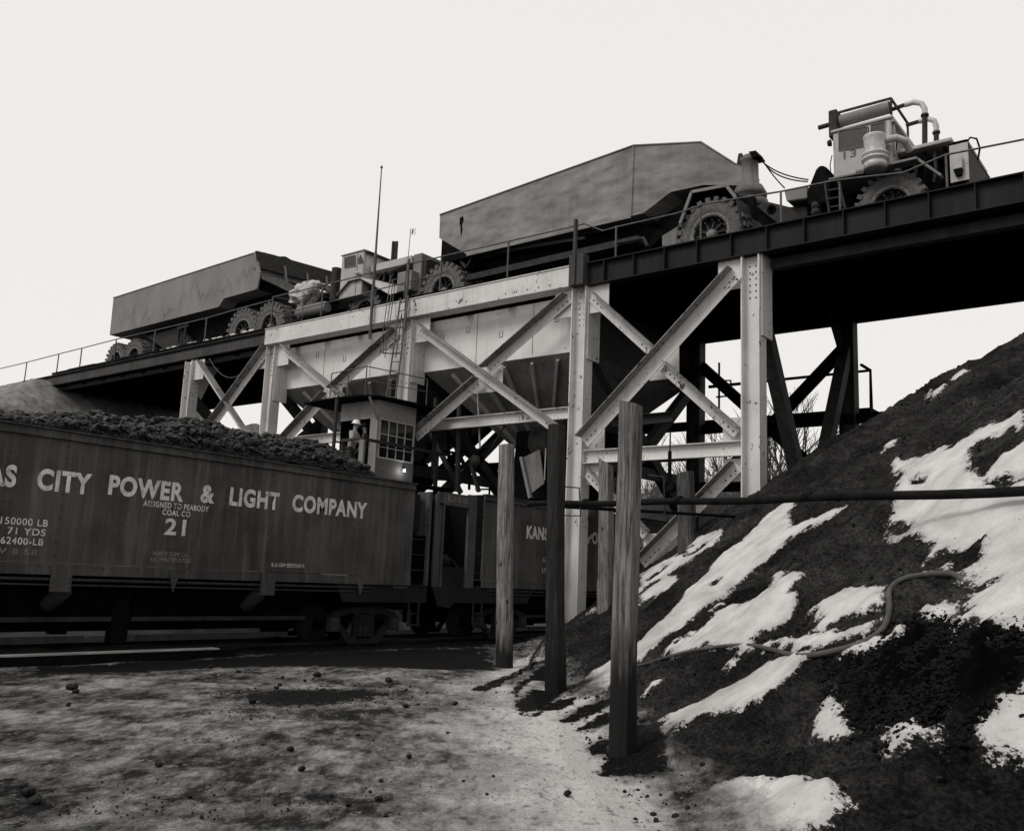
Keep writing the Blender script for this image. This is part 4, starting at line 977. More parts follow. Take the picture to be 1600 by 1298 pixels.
# ------------------------------------------------------------------ people
def skin(name, verts, edges, radii, mat, parent, sub=2):
    me = bpy.data.meshes.new(name); o3 = root_of(parent).location
    me.from_pydata([Vector(v)-o3 for v in verts], edges, []); me.materials.append(mat)
    ob = bpy.data.objects.new(name, me); COL.objects.link(ob); ob.parent = parent
    ob.modifiers.new('skin', 'SKIN').use_smooth_shade = True
    for i, sv in enumerate(me.skin_vertices[0].data):
        r = radii[i]; sv.radius = r if isinstance(r, tuple) else (r, r); sv.use_root = (i == 0)
    s2 = ob.modifiers.new('sub', 'SUBSURF'); s2.levels = sub; s2.render_levels = sub
    return ob
def person(label, base, face, arms, jacket, helmet, lean=0.05):
    """base: feet point, face: heading angle; arms: list of (elbow, wrist, fingertip) offsets in the body frame (fwd, left, up)"""
    B_ = Vector(base); f = Vector((math.cos(face), math.sin(face), 0)); l = Vector((-f.y, f.x, 0)); U_ = Vector((0,0,1))
    def P(a, b, c): return B_ + f*a + l*b + U_*c
    t = thing('person', label, 'person', B_)
    V = [P(0,0,.95), P(lean*.5,0,1.18), P(lean,0,1.38), P(lean+.01,0,1.50), P(lean+.03,0,1.60), P(lean+.04,0,1.70),
         P(lean+.01,.17,1.36), P(lean+.01,-.17,1.36), P(0,.10,.90), P(.03,.11,.5), P(-.02,.11,.1), P(.13,.12,.04), P(0,-.10,.90), P(.03,-.11,.5), P(-.02,-.11,.1), P(.13,-.12,.04)]
    E = [(0,1),(1,2),(2,3),(3,4),(4,5),(2,6),(2,7),(0,8),(8,9),(9,10),(10,11),(0,12),(12,13),(13,14),(14,15)]
    Rr = [.13,.13,.14,.055,.085,.075,.065,.065,.085,.06,.045,.04,.085,.06,.045,.04]
    for sh, (e, w, h) in zip((6, 7), arms):
        i = len(V); V += [P(*e), P(*w), P(*h)]; Rr += [.045,.03,.03]; E += [(sh,i),(i,i+1),(i+1,i+2)]
        d = (P(*h)-P(*w)).normalized(); side = d.cross(U_).normalized()
        for k, q in enumerate((-.03,-.01,.01,.03)):
            j = len(V); V += [P(*h)+side*q+d*.03, P(*h)+side*q*1.15+d*(.07+.012*(k in (1,2)))-U_*.015]; Rr += [.009,.007]; E += [(i+2,j),(j,j+1)]
        j = len(V); V += [P(*w)+side*.05+d*.04, P(*w)+side*.06+d*.075]; Rr += [.011,.009]; E += [(i+1,j),(j,j+1)]
    body = skin('body', V, E, Rr, M['skin'], t)
    mb = MB(); hc = P(lean+.04,0,1.66)
    mb.bump(hc+f*.085-U_*.02, f, .02, .03, 6)
    for q in (-.032,.032): mb.bump(hc+f*.078+l*q+U_*.01, f, .012, .006, 6)
    for q in (-.09,.09): mb.bump(hc+l*q-U_*.01, l*q, .028, .012, 6)
    mb.bump(hc+f*.078-U_*.06, f, .022, .004, 6); mb.build('face_features', M['skin'], t)
    JV = [P(0,0,.86), P(lean*.5,0,1.1), P(lean,0,1.36), P(lean+.01,0,1.47), P(lean,.15,1.40), P(lean,-.15,1.40), P(lean+.02,.205,1.30), P(lean+.02,-.205,1.30)]; JE = [(0,1),(1,2),(2,3),(2,4),(2,5),(4,6),(5,7)]; JR = [(.17,.13),(.165,.13),(.17,.12),.075,.085,.085,.072,.072]
    for sh, (e, w, h) in zip((6, 7), arms):
        i = len(JV); JV += [P(*e), P(*w)]; JR += [.062,.05]; JE += [(sh,i),(i,i+1)]
    skin('jacket', JV, JE, JR, M[jacket], t)
    TV = [P(0,0,.93), P(0,.10,.86), P(.03,.11,.48), P(-.02,.11,.13), P(0,-.10,.86), P(.03,-.11,.48), P(-.02,-.11,.13)]
    skin('trousers', TV, [(0,1),(1,2),(2,3),(0,4),(4,5),(5,6)], [.15,.115,.085,.075,.115,.085,.075], M['trouser'], t)
    for q in (.115,-.115):
        mb = MB(); c = P(.05,q,.05); mb.beam(P(-.1,q,.055), P(.18,q,.05), .095, .1); o = mb.build('boot', M['dark'], t); bevel(o, .03, 2)
    mb = MB(); hc = P(lean+.035,0,1.715); up = (U_+f*.12).normalized()
    mb.lathe(hc-U_*.01, up, [(.155,-.01),(.158,.0),(.125,.012),(.122,.05),(.105,.095),(.065,.125),(.0,.135)], 20)
    mb.build('hard_hat' if helmet else 'cap', M['helmet'] if helmet else M['mid'], t)
    return t
px_ = onY(549,700,19.45)
person('worker in pale jacket and white hard hat leaning at the platform rail', (px_.x, 19.42, 4.46), R_(20), [((.18,.24,1.13),(.40,.14,1.18),(.48,.10,1.20)), ((.16,-.26,1.13),(.38,-.18,1.12),(.47,-.16,1.12))], 'jacket', True, .10)
px2 = onY(566,690,19.95)
person('darkly dressed worker standing in the cabin doorway behind the hard hat man', (px2.x, 20.1, 4.5), R_(215), [((.05,.26,1.12),(.16,.2,.95),(.2,.2,.88)), ((.1,-.26,1.12),(.3,-.2,1.2),(.36,-.16,1.26))], 'trouser', False, .02)
# ------------------------------------------------------------------ coal haulers on the deck
YN_, YCN, YFR = 23.95, 25.65, 27.35
def tp(px, py, y=YN_): v = onY(px, py, y); return (v.x, v.z)
def slab(parent, name, mat, pts, y0, y1, bev=0):
    mb = MB(); mb.prism([(x, y0, z) for x, z in pts], (0, y1-y0, 0)); o = mb.build(name, M[mat], parent)
    if bev: bevel(o, bev)
    return o
def boxp(parent, name, mat, *b, bev=0):
    mb = MB(); mb.box(*b); o = mb.build(name, M[mat], parent)
    if bev: bevel(o, bev, 2)
    return o
def wheel(parent, cx, yn, hz, r, w=.62, sgn=-1, n=96):
    def mod(i, k):
        if i in (3,4): return r*(.022 if k % 4 < 2 else -.022)
        if i in (5,): return 0
        if i in (6,7): return r*(.022 if (k+2) % 4 < 2 else -.022)
        return 0
    mb = MB(); ax = (0, sgn, 0)
    pr = [(.56*r,-.08*w),(.62*r,-.01*w),(.80*r,.02*w),(.93*r,-.04*w),(.985*r,-.16*w),(.97*r,-.5*w),(.985*r,-.84*w),(.93*r,-.96*w),(.80*r,-1.02*w),(.6*r,-w),(.56*r,-.92*w)]
    mb.lathe((cx, yn, hz), ax, pr, n, True, mod)
    # shoulder lugs, both edges, staggered
    for k in range(24):
        for e, (f0, f1, o) in enumerate(((-.035, .40, .25), (.60, 1.03, .75))):
            a = 2*math.pi*(k+o)/24; c = math.cos(a); s = math.sin(a); R2 = r*.955
            p = Vector((cx+c*R2, yn-sgn*f0*w, hz+s*R2)); q = Vector((cx+c*R2, yn-sgn*f1*w, hz+s*R2)); mb.beam(p, q, .135*r, .16*r, (c, 0, s))
    t = mb.build('wheel', M['tyre'], parent)
    mb = MB(); mb.lathe((cx, yn, hz), ax, [(.49*r,-.12*w),(.50*r,-.03*w),(.54*r,.0*w),(.585*r,-.0*w),(.60*r,-.1*w)], 32); mb.lathe((cx, yn, hz), ax, [(.0,-.06*w),(.12*r,-.06*w),(.15*r,-.22*w),(.17*r,-.3*w)], 20); m2 = MB(); m2.lathe((cx, yn, hz), ax, [(.16*r,-.30*w),(.40*r,-.42*w),(.47*r,-.30*w),(.50*r,-.10*w)], 32)
    for k in range(12):
        a = 2*math.pi*k/12; mb.bump((cx+math.cos(a)*.43*r, yn-sgn*.27*w, hz+math.sin(a)*.43*r), (0,sgn,0), .035*r, .05)
    m3 = MB()
    for k in range(10):
        a = 2*math.pi*(k+.3)/10; p = Vector((cx+math.cos(a)*.15*r, yn-sgn*.22*w, hz+math.sin(a)*.15*r)); q = Vector((cx+math.cos(a)*.40*r, yn-sgn*.34*w, hz+math.sin(a)*.40*r)); m3.beam(p, q, .05*r, .06, (0,1,0))
    mb.merge(m3, 2)
    mb.merge(m2); mb.build('rim', M['rim'], t, mats=(M['rimdark'], M['mid'])); return t
def axle(parent, cx, hz, r, yn=YN_, w=.62, dual=True):
    wheel(parent, cx, yn, hz, r, w, -1)
    wheel(parent, cx, 2*YCN-yn, hz, r, w, 1, 48)
    if dual:
        wheel(parent, cx, yn+w*1.15, hz, r, w, -1, 48)
    mb = MB(); mb.tube([(cx, yn+.3, hz), (cx, 2*YCN-yn-.3, hz)], .22, 12); mb.build('axle', M['dark'], parent)
t1 = thing('coal_hauler', 'bottom-dump coal hauler numbered 13 on the right half of the deck, plain grey trailer', 'dump truck', (-14, YCN, ZD-.03), 'coal haulers on the trestle deck')
npl = Vector((1.45, -3.9, 0)); p0 = (-14.5, YN_, 13)
def nz(px, py): return onPl(px, py, p0, npl)
side = [(-22.75,14.79),(-22.72,13.88),(-21.32,12.98),(-14.55,12.97),(-14.50,15.32)]
nose = [Vector((-14.50,YN_,15.32)), nz(1095,222), nz(1150,257), nz(1166,262), nz(1164,290), nz(1100,289), nz(1048,300), nz(1005,333), Vector((-14.55,YN_,12.97))]
def mir(v): return Vector((v[0], 2*YCN-v[1], v[2]))
mb = MB(); S = [Vector((x, YN_, z)) for x, z in side]
tail_in = [Vector((-22.72, YN_, 13.88)), Vector((-21.32, YN_, 12.98))]
mb.add(S, [(0,1,2,3,4)]); mb.add([mir(v) for v in S], [(4,3,2,1,0)])
mb.add(nose, [tuple(range(len(nose)))]); mb.add([mir(v) for v in nose], [tuple(range(len(nose)-1,-1,-1))])
for chain in ([S[0], S[1], S[2], S[3]], [S[0], S[4], nose[1], nose[2], nose[3], nose[4], nose[5], nose[6], nose[7], S[3]]):
    for a, b in zip(chain, chain[1:]): mb.add([a, b, mir(b), mir(a)], [(0,1,2,3)])
body = mb.build('trailer_body', M['truckbody'], t1)
# rolled top edge, bottom lip, dents
mb = MB(); mb.tube([S[0]+Vector((0,-.01,0)), S[4]+Vector((0,-.01,0)), nose[1], nose[2]], .03, 6); mb.build('top_rail', M['truckbody'], body)
mb = MB(); mb.beam(S[2]+Vector((0,.0,-.02)), S[3]+Vector((0,.0,-.02)), .05, .09); mb.build('bottom_lip', M['truckbody'], body)
mb = MB(); mb.beam(S[3]+Vector((0,-.012,0)), S[4]+Vector((0,-.012,0)), .05, .03, (0,1,0)); mb.build('fold_seam', M['truckbody'], body)
mb = MB(); q = Vector((-21.75, YN_-.004, 14.45)); mb.prism([q, q+Vector((.14,0,.05)), q+Vector((.2,0,-.1)), q+Vector((.12,0,-.3)), q+Vector((.16,0,-.5)), q+Vector((.1,0,-.75)), q+Vector((.05,0,-.35)), q+Vector((.0,0,-.2))], (0,-.004,0)); mb.build('gash', M['dark'], body)
# hopper belly and underframe
slab(t1, 'hopper_belly', 'dark', [(-21.2,12.98),(-14.6,12.96),(-13.6,12.5),(-15.2,11.4),(-19.8,11.3)], 24.6, 26.7)
slab(t1, 'tail_hopper', 'dark', [(-22.70,13.86),(-21.34,12.98),(-21.3,12.6),(-22.5,12.55)], 24.3, 27.0)
slab(t1, 'mud_flap', 'dark', [(-22.6,13.8),(-21.4,13.0),(-21.2,12.9),(-22.6,12.85)], 23.97, 24.02)
mb = MB(); mb.beam(onY(728,402,24.2), onY(915,372,24.2), .12, .10); mb.beam(onY(728,436,24.3), onY(1000,374,24.3), .2, .22); mb.build('frame_rail', M['mid'], t1)
mb = MB(); mb.beam(onY(712,397,24.1), onY(728,418,24.1), .06, .10); mb.beam(onY(728,418,24.1), onY(738,402,24.1), .05, .05); mb.build('tail_bracket', M['mid'], t1)
mb = MB(); mb.tube([onY(962,380,24.1), onY(1005,372,24.1), onY(1012,385,24.1)], .06, 8); mb.build('air_pipe', M['mid'], t1)
slab(t1, 'side_tank', 'graysteel', [tp(1030,366), tp(1056,350), tp(1053,392), tp(1030,398)], 24.1, 24.9, .03)
slab(t1, 'nose_underside', 'dark', [tp(1005,336), tp(1048,303), tp(1100,293), tp(1160,292), tp(1165,330), tp(1050,370)], 24.7, 26.6)
axle(t1, tp(691,440)[0], 11.82, 1.04)
axle(t1, tp(1109,357)[0], 11.86, 1.07)
# wheel arch
def arch(parent, pts, y0, y1, mat, name='fender', th=.03):
    mb = MB()
    for a, b in zip(pts, pts[1:]):
        mb.beam((a[0], (y0+y1)/2, a[1]), (b[0], (y0+y1)/2, b[1]), y1-y0, th)
    return mb.build(name, M[mat], parent)
fa = [tp(1066,352), tp(1084,303), tp(1138,293), tp(1153,312)]
arch(t1, fa, YN_-.12, YN_+.9, 'dark'); arch(t1, [(x, z+.01) for x, z in fa], YN_-.16, YN_-.10, 'cabmid', 'fender_edge', .09)
mb = MB(); a, b, c, d = tp(1153,312), tp(1162,316), tp(1192,345), tp(1196,358)
mb.add([(a[0],YN_-.12,a[1]),(a[0]+.05,YN_+1.0,a[1]+.05),(d[0]+.1,YN_+1.0,c[1]-.1),(c[0],YN_+.8,10.95),(a[0]+.35,YN_-.12,10.95)], [(0,1,2,3,4)]); o = mb.build('mudguard', M['mid'], t1); o.modifiers.new('s','SOLIDIFY').thickness = .03
slab(t1, 'belly_frame', 'dark', [tp(1060,352), tp(1160,300), tp(1230,330), tp(1230,352), tp(1060,385)], 24.75, 26.5)
# gooseneck pivot
def cp(px, py): return onY(px, py, YCN-.3)
pv = cp(1171, 270); zt_, zb_ = cp(1171, 250).z, cp(1171, 292).z
mb = MB(); mb.lathe((pv.x, YCN-.3, 0), (0,0,1), [(0,zt_+.12),(.2,zt_+.12),(.22,zt_+.02),(.30,zt_),(.29,zt_-.08),(.27,zt_-.1),(.28,zb_),(.40,zb_-.02),(.52,zb_-.25),(.52,zb_-.35),(.35,zb_-.4),(.55,zb_-.5),(.6,zb_-.8),(0,zb_-.8)], 24); mb.build('steering_pivot', M['graysteel'], t1)
slab(t1, 'pivot_bracket', 'mid', [tuple(cp(1155,262))[::2], tuple(cp(1158,244))[::2], tuple(cp(1163,243))[::2], tuple(cp(1165,262))[::2]], YCN-.5, YCN-.4)
slab(t1, 'pivot_bracket', 'dark', [tuple(cp(1176,243))[::2], tuple(cp(1187,241))[::2], tuple(cp(1192,249))[::2], tuple(cp(1182,252))[::2]], YCN-.6, YCN-.1)
for k, (m_, e) in enumerate((((1204,272),(1226,294)), ((1210,282),(1262,284)), ((1215,275),(1263,281)))):
    mb = MB(); a = onY(1190,248+k*2,YCN-.4); b = onY(m_[0], m_[1], YCN-.4); c = onY(e[0], e[1], YCN-.5); pts = [a.lerp(b, f).lerp(b.lerp(c, f), f) for f in np.linspace(0,1,12)]; mb.tube(pts, .02, 6); mb.build('hydraulic_hose', M['dark'], t1)
slab(t1, 'drawbar', 'mid', [tp(1180,322,24.6), tp(1200,315,24.6), tp(1233,323,24.6), tp(1262,322,24.6), tp(1262,342,24.6), tp(1215,350,24.6)], 24.6, 26.6, .03)
mb = MB(); q = onY(1205,327,24.58); mb.lathe(q, (0,-1,0), [(.0,-.02),(.07,-.02),(.08,.02),(.13,.02),(.14,-.01)], 20); mb.build('drawbar_eye', M['dark'], t1)
slab(t1, 'frame_box', 'cabmid', [tp(1225,298,24.3), tp(1262,290,24.3), tp(1262,310,24.3), tp(1229,315,24.3)], 24.3, 26.8, .03)
slab(t1, 'rear_tank', 'dark', [tp(1260,300,24.1), tp(1275,262,24.1), tp(1283,257,24.1), tp(1293,262,24.1), tp(1298,285,24.1), tp(1296,318,24.1), tp(1262,322,24.1)], 24.1, 25.6, .05)
for py in (322, 332):
    mb = MB(); q = onY(1275, py, 24.2); mb.lathe(q, (0,-1,0), [(0,.12),(.1,.1),(.14,.02),(.14,-.1)], 14); mb.build('air_reservoir', M['mid'], t1)
# cab
X0, X1 = -8.20, -6.66; Zb, Zt = 12.62, 14.10; YW = 26.05
cabm = MB(); cabm.box(X0, X1, YN_, YW, Zb, Zt-.12); cab = cabm.build('cab', M['cab'], t1); bevel(cab, .05, 3)
boxp(t1, 'roof', 'cab', X0-.04, X1+.06, YN_-.05, YW+.05, Zt-.12, Zt-.04, bev=.03)
def pane(px0, px1, yt0, yt1, yb0, yb1, y, parent, mat='glassgrey'):
    P4 = [tp(px0,yt0,y), tp(px1,yt1,y), tp(px1,yb1,y), tp(px0,yb0,y)]
    mb = MB(); mb.prism([(x, y-.006, z) for x, z in P4], (0, -.004, 0)); o = mb.build('side_window', M[mat], parent)
    fr = MB(); pts = [(x, y-.012, z) for x, z in P4]+[(P4[0][0], y-.012, P4[0][1])]
    for a, b in zip(pts, pts[1:]): fr.beam(a, b, .02, .035, (0,1,0))
    fr.build('window_seal', M['cabmid'], o); return o
pane(1311, 1356, 205, 198, 236, 228, YN_, cab); pane(1361, 1383, 196, 190, 222, 216, YN_, cab)
mb = MB(); xx = tp(1358,240)[0]; mb.box(xx-.008, xx+.008, YN_-.008, YN_-.003, Zb, Zt-.2); mb.build('door_seam', M['dark'], cab)
text('13', tp(1318,244)[0], tp(1338,244)[0], tp(1328,247)[1], tp(1328,235)[1], t1, M['paintdark'], YN_-.008, .02, axis='Y')
boxp(cab, 'windshield', 'cabmid', X1+.004, X1+.01, YN_+.25, YW-.2, 13.3, Zt-.22)
mb = MB(); mb.box(X1+.01, X1+.04, YN_+.15, YN_+.25, Zb+.4, Zt-.15); mb.box(X1+.01, X1+.04, (YN_+YW)/2-.05, (YN_+YW)/2+.05, Zb+.4, Zt-.15); mb.box(X1, X1+.09, YN_+.02, YW, Zt-.2, Zt-.12); mb.build('windshield_frame', M['cab'], cab)
mb = MB(); mb.tube([(X1+.03, YN_+.3, 13.2), (X1+.06, YN_+.38, 13.7)], .02, 6); mb.build('wiper', M['dark'], cab)
mb = MB(); mb.tube([onY(1300,243,YN_-.1), onY(1297,258,YN_-.1), onY(1298,270,YN_-.1)], .015, 5); mb.build('grab_rail', M['mid'], cab)
mb = MB(); mb.lathe(onY(1296,224,YN_-.05), (-1,0,0), [(0,.06),(.08,.04),(.1,-.04),(0,-.06)], 12); mb.build('rear_lamp', M['mid'], cab)
# roof muffler, frame, exhaust
ya = YN_+.45
mb = MB(); mb.tube([onY(1313,190,ya), onY(1390,168,ya)], .17, 16); mb.build('roof_muffler', M['cabmid'], t1)
boxp(t1, 'roof_box', 'mid', onY(1299,190,ya).x, onY(1312,190,ya).x, ya-.25, ya+.3, Zt-.1, onY(1306,177,ya).z, bev=.03)
mb = MB(); mb.tube([onY(1279,200,ya), onY(1303,193,ya)], .065, 10); mb.build('tail_pipe', M['mid'], t1)
mb = MB(); a = onY(1311,176,ya); b = onY(1392,154,ya); mb.beam(a, b, .05, .06); mb.beam(b, Vector((b.x,YW,b.z-.05)), .05, .06); mb.beam(b, (b.x, ya, Zt-.05), .06, .05, (1,0,0)); mb.beam((b.x,YW-.1,b.z-.05), (b.x,YW-.1,Zt-.05), .06, .05, (1,0,0)); mb.build('roof_rack', M['mid'], t1)
for (P_, Q_) in (([(1392,172),(1414,164)], [(1414,164),(1428,160),(1440,162),(1445,171),(1445,180)]), ([(1416,196),(1436,190)], [(1436,190),(1450,186),(1460,189),(1463,198),(1463,207)])):
    yy = ya+.2 if P_[0][0] < 1400 else ya+1.3
    mb = MB(); mb.tube([onY(a, b, yy) for a, b in P_], .055, 10); mb.build('exhaust_pipe', M['mid'], t1)
    mb = MB(); mb.tube([onY(a, b, yy) for a, b in Q_], .075, 12); mb.build('exhaust_elbow', M['chrome'], t1)
    e = Q_[-1]; mb = MB(); mb.tube([onY(e[0], e[1]-1, yy), onY(e[0], 226, yy)], .068, 10); mb.lathe(onY(e[0], e[1], yy), (0,0,1), [(.07,.03),(.1,.02),(.1,-.04),(.07,-.05)], 12); mb.build('exhaust_stack', M['mid'], t1)
# air cleaner
q = onY(1367, 232, YN_-.32); mb = MB()
mb.lathe((q.x, q.y, 0), (0,0,1), [(0,q.z+.36),(.28,q.z+.34),(.30,q.z+.30),(.28,q.z+.26),(.26,q.z-.06),(.27,q.z-.14),(.33,q.z-.17),(.33,q.z-.22),(.27,q.z-.25),(.34,q.z-.30),(.34,q.z-.35),(.26,q.z-.38),(.30,q.z-.44),(.28,q.z-.6),(0,q.z-.6)], 28); ac = mb.build('air_cleaner', M['chrome'], t1)
mb = MB(); mb.tube([q+Vector((.25,.05,.18)), q+Vector((.5,.15,.22)), q+Vector((.68,.35,.16)), q+Vector((.7,.6,.0))], .10, 12); mb.build('intake_duct', M['chrome'], ac)
# deck plate over the wheel, ladder
mb = MB(); mb.beam(onY(1298,283,YN_-.1), onY(1352,272,YN_-.1), .3, .05); mb.beam(onY(1340,272,YN_-.1), onY(1435,250,YN_-.1), .34, .06); mb.beam(onY(1435,250,YN_-.1), onY(1472,276,YN_-.1), .2, .06); mb.build('side_catwalk', M['cabmid'], t1)
slab(t1, 'chassis', 'dark', [tp(1298,285,24.9), tp(1430,258,24.9), tp(1475,285,24.9), tp(1475,312,24.9), tp(1300,350,24.9)], 25.1, 26.6)
axle(t1, onY(1391,318,24.1).x, 11.66, .90, 24.1, .55, False)
for a, b in (((1289,284),(1297,338)), ((1310,281),(1322,330))):
    mb = MB(); mb.beam(onY(a[0],a[1],YN_-.25), onY(b[0],b[1],YN_-.25), .05, .10, (0,1,0)); mb.build('step_ladder_rail', M['mid'], t1)
for py in (298, 311, 324):
    mb = MB(); mb.beam(onY(1292+(py-284)*.12,py,YN_-.25), onY(1313+(py-284)*.2,py-4,YN_-.25), .05, .04); mb.build('step_rung', M['mid'], t1)
# hood, engine, radiator
hx0, hx1 = onY(1400,240,24.4).x, onY(1487,218,24.4).x; hz = onY(1440,228,24.4).z
boxp(t1, 'hood', 'cab', hx0-.1, hx1, 24.4, 26.9, hz-.05, hz+.06, bev=.03)
boxp(t1, 'engine_block', 'dark', hx0-.1, hx1-.35, 24.9, 26.4, 11.7, hz-.25)
for k in range(5):
    mb = MB(); x = hx0+.15+k*.25; mb.tube([(x,24.65,hz-.1),(x+.03,24.6,hz-.5-.1*(k%2)),(x-.05,24.7,hz-.95)], .05, 7); mb.build('engine_pipe', M['mid' if k % 2 else 'dark'], t1)
rx0, rx1 = onY(1484,250,24.35).x, onY(1513,250,24.35).x
rz0, rz1 = onY(1500,283,24.35).z, onY(1500,222,24.35).z
rs = MB(); rs.box(rx0, rx1, 24.35, 24.39, rz0, rz1); rs.box(rx0, rx1, 24.35, 26.95, rz1-.04, rz1); rs.box(rx0, rx1, 26.9, 26.95, rz0, rz1); rs.box(rx0,rx0+.04,24.39,26.9,rz0,rz1-.04); rad = rs.build('radiator_shell', M['cab'], t1)
boxp(rad, 'radiator_core', 'mid', rx1-.1, rx1-.02, 24.42, 26.88, rz0-.25, rz1-.05)
boxp(rad, 'header_tank', 'dark', rx0+.02, rx1-.02, 24.5, 26.8, rz1+.004, rz1+.13, bev=.05)
q = onY(1497,256,24.3); boxp(rad, 'junction_box', 'cab', q.x-.11, q.x+.11, 24.22, 24.345, q.z-.16, q.z+.16, bev=.02)
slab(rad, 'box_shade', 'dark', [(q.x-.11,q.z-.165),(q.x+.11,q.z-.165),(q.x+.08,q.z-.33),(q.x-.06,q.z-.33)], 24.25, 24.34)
mb = MB(); mb.tube([onY(1508,226,24.4), onY(1516,215,24.4), onY(1526,217,24.4), onY(1531,232,24.4), onY(1528,250,24.4)], .025, 8); mb.build('coolant_hose', M['dark'], rad)
boxp(t1, 'bumper', 'mid', rx1+.02, rx1+.12, 24.1, 27.1, 10.95, 11.7)
# ---- second hauler
t2 = thing('coal_hauler', 'loaded coal hauler with water-stained trailer and pale cab on the left half of the deck', 'dump truck', (-36, YCN, ZD-.03), 'coal haulers on the trestle deck')
side2 = [(-45.72,15.21),(-45.66,13.21),(-36.25,13.30),(-35.91,13.64),(-33.49,13.69),(-33.38,14.38),(-33.83,15.43)]
mb = MB(); S2 = [Vector((x, YN_, z)) for x, z in side2]; n = len(S2)
mb.add(S2, [tuple(range(n))]); mb.add([mir(v) for v in S2], [tuple(range(n-1,-1,-1))])
for i in (0, 1, 2, 3): a, b = S2[i], S2[i+1]; mb.add([a, b, mir(b), mir(a)], [(0,1,2,3)])
a, b = Vector((-34.5,YN_+.03,13.7)), Vector((-34.5,YN_+.03,15.3)); mb.add([a, b, mir(b), mir(a)], [(0,1,2,3)])
b2 = mb.build('trailer_body', M['stained'], t2)
mb = MB(); mb.tube([S2[0], S2[-1]], .035, 6); mb.build('top_rail', M['cabmid'], b2)
mb = MB(); mb.beam(S2[-1]+Vector((0,-.03,0)), S2[-2]+Vector((0,-.03,0)), .07, .16, (1,0,0)); mb.beam(S2[-2]+Vector((0,-.03,0)), S2[-3]+Vector((0,-.03,0)), .07, .16, (1,0,0)); mb.build('front_corner_post', M['cabmid'], b2)
# front bulkhead frame
xf = -33.6
def fp(px, py, x=xf): v = onX(px, py, x); return v
P4 = [fp(399,392), fp(425,398), fp(460,408), fp(517,424), fp(521,446), fp(470,436), fp(425,424), fp(402,418)]
mb = MB(); mb.prism(P4, (.05,0,0)); mb.build('front_visor', M['mid'], b2)
P4 = [fp(401,417), fp(440,424), fp(521,446), fp(521,456), fp(440,436), fp(402,427)]
mb = MB(); mb.prism([p+Vector((-.2,0,0)) for p in P4], (.05,0,0)); mb.build('front_visor', M['graysteel'], b2)
for (u0, v0, u1, v1) in ((443,416,447,452), (478,427,481,462), (508,432,510,460)):
    mb = MB(); mb.beam(fp(u0,v0)+Vector((.06,0,0)), fp(u1,v1)+Vector((.06,0,0)), .10, .10, (1,0,0)); mb.build('front_strut', M['cabmid'], b2)
mb = MB(); mb.box(-34.46, -34.42, YN_+.05, YFR-.05, 13.7, 15.3); mb.build('front_dark_plate', M['dark'], b2)  # added dark plate standing in for the shade in the open front
P4 = [fp(404,431), fp(434,437), fp(480,458), fp(460,463), fp(425,446), fp(405,437)]
mb = MB(); mb.prism([p+Vector((.15,0,0)) for p in P4], (.05,0,0)); mb.build('front_apron', M['graysteel'], b2)
slab(t2, 'hopper_belly', 'dark', [(-43.5,13.2),(-36.3,13.28),(-36.0,13.6),(-31.5,13.5),(-31.5,12.3),(-36.5,12.4),(-38.5,11.3),(-41.5,11.25)], 24.7, 26.6)
slab(t2, 'hopper_chute', 'mid', [(-43.0,12.9),(-40.0,13.0),(-38.0,11.4),(-39.3,11.1)], 24.45, 24.66)
mb = MB(); q = onY(285,515,24.3); mb.beam(q+Vector((-.3,0,.35)), q+Vector((-.25,0,-.6)), .08, .1, (0,1,0)); mb.beam(q+Vector((.3,0,.35)), q+Vector((.3,0,-.5)), .08, .1, (0,1,0)); mb.beam(q+Vector((-.4,0,.1)), q+Vector((.5,0,.15)), .08, .12); mb.build('landing_bracket', M['mid'], t2)
for cx in (-44.85, -43.15): axle(t2, cx, 11.73, .94)
for cx in (-34.35, -32.45): axle(t2, cx, 11.86, 1.06, dual=True)
slab(t2, 'rear_frame', 'dark', [(-36,13.5),(-30.2,13.3),(-28.0,12.3),(-28,11.5),(-36,12.2)], 25.0, 26.3)
# coal on the trailer
xx, yy = np.meshgrid(np.linspace(-45.5,-33.9,120), np.linspace(YN_+.08, YFR-.08, 34))
zz = 15.24+(xx+45.5)*.019 + .30*np.clip(1-np.abs(yy-YCN)/1.6,0,1)**.8*np.clip((xx+45.6)/2,0,1) + fbm(xx,yy,1.6,4,3)*.22
l3 = grid_mesh('coal_load', xx, yy, zz, M['coal']); tag(l3, 'low heap of fine coal showing over the rim of the stained trailer', 'coal', kind='stuff')
mb = MB(); mb.tube([onY(466,489,24.3), onY(470,488,24.3), onY(508,481,24.3), onY(512,480,24.3)], [.2,.27,.27,.2], 16); mb.build('air_tank', M['cabmid'], t2)
mb = MB(); mb.tube([onY(467,496,24.2), onY(467,478,24.2)], .06, 8); mb.build('tank_strap', M['cab'], t2)
mb = MB(); q = onY(525,437,24.3); mb.tube([(q.x,24.3,12.5),(q.x,24.3,onY(525,420,24.3).z)], .2, 14); mb.build('hydraulic_tank', M['mid'], t2)
for k in range(9):
    mb = MB(); a = onY(488+k*4, 462+random.uniform(-6,10), 24.5+.1*k); mb.tube([a, a+Vector((.4,.1,random.uniform(-.3,.3))), a+Vector((.9,.0,random.uniform(-.5,.1)))], .04, 6); mb.build('hose', M['mid' if k % 3 else 'dark'], t2)
X0, X1 = -28.05, -26.75; Zb, Zt = 12.35, 14.2; YW = 25.75
cabm = MB(); cabm.box(X0, X1, YN_, YW, Zb, Zt-.04); cab2 = cabm.build('cab', M['cab'], t2); bevel(cab2, .05, 3)
boxp(t2, 'roof', 'cab', X0-.03, X1+.06, YN_-.04, YW+.05, Zt-.04, Zt+.03, bev=.03)
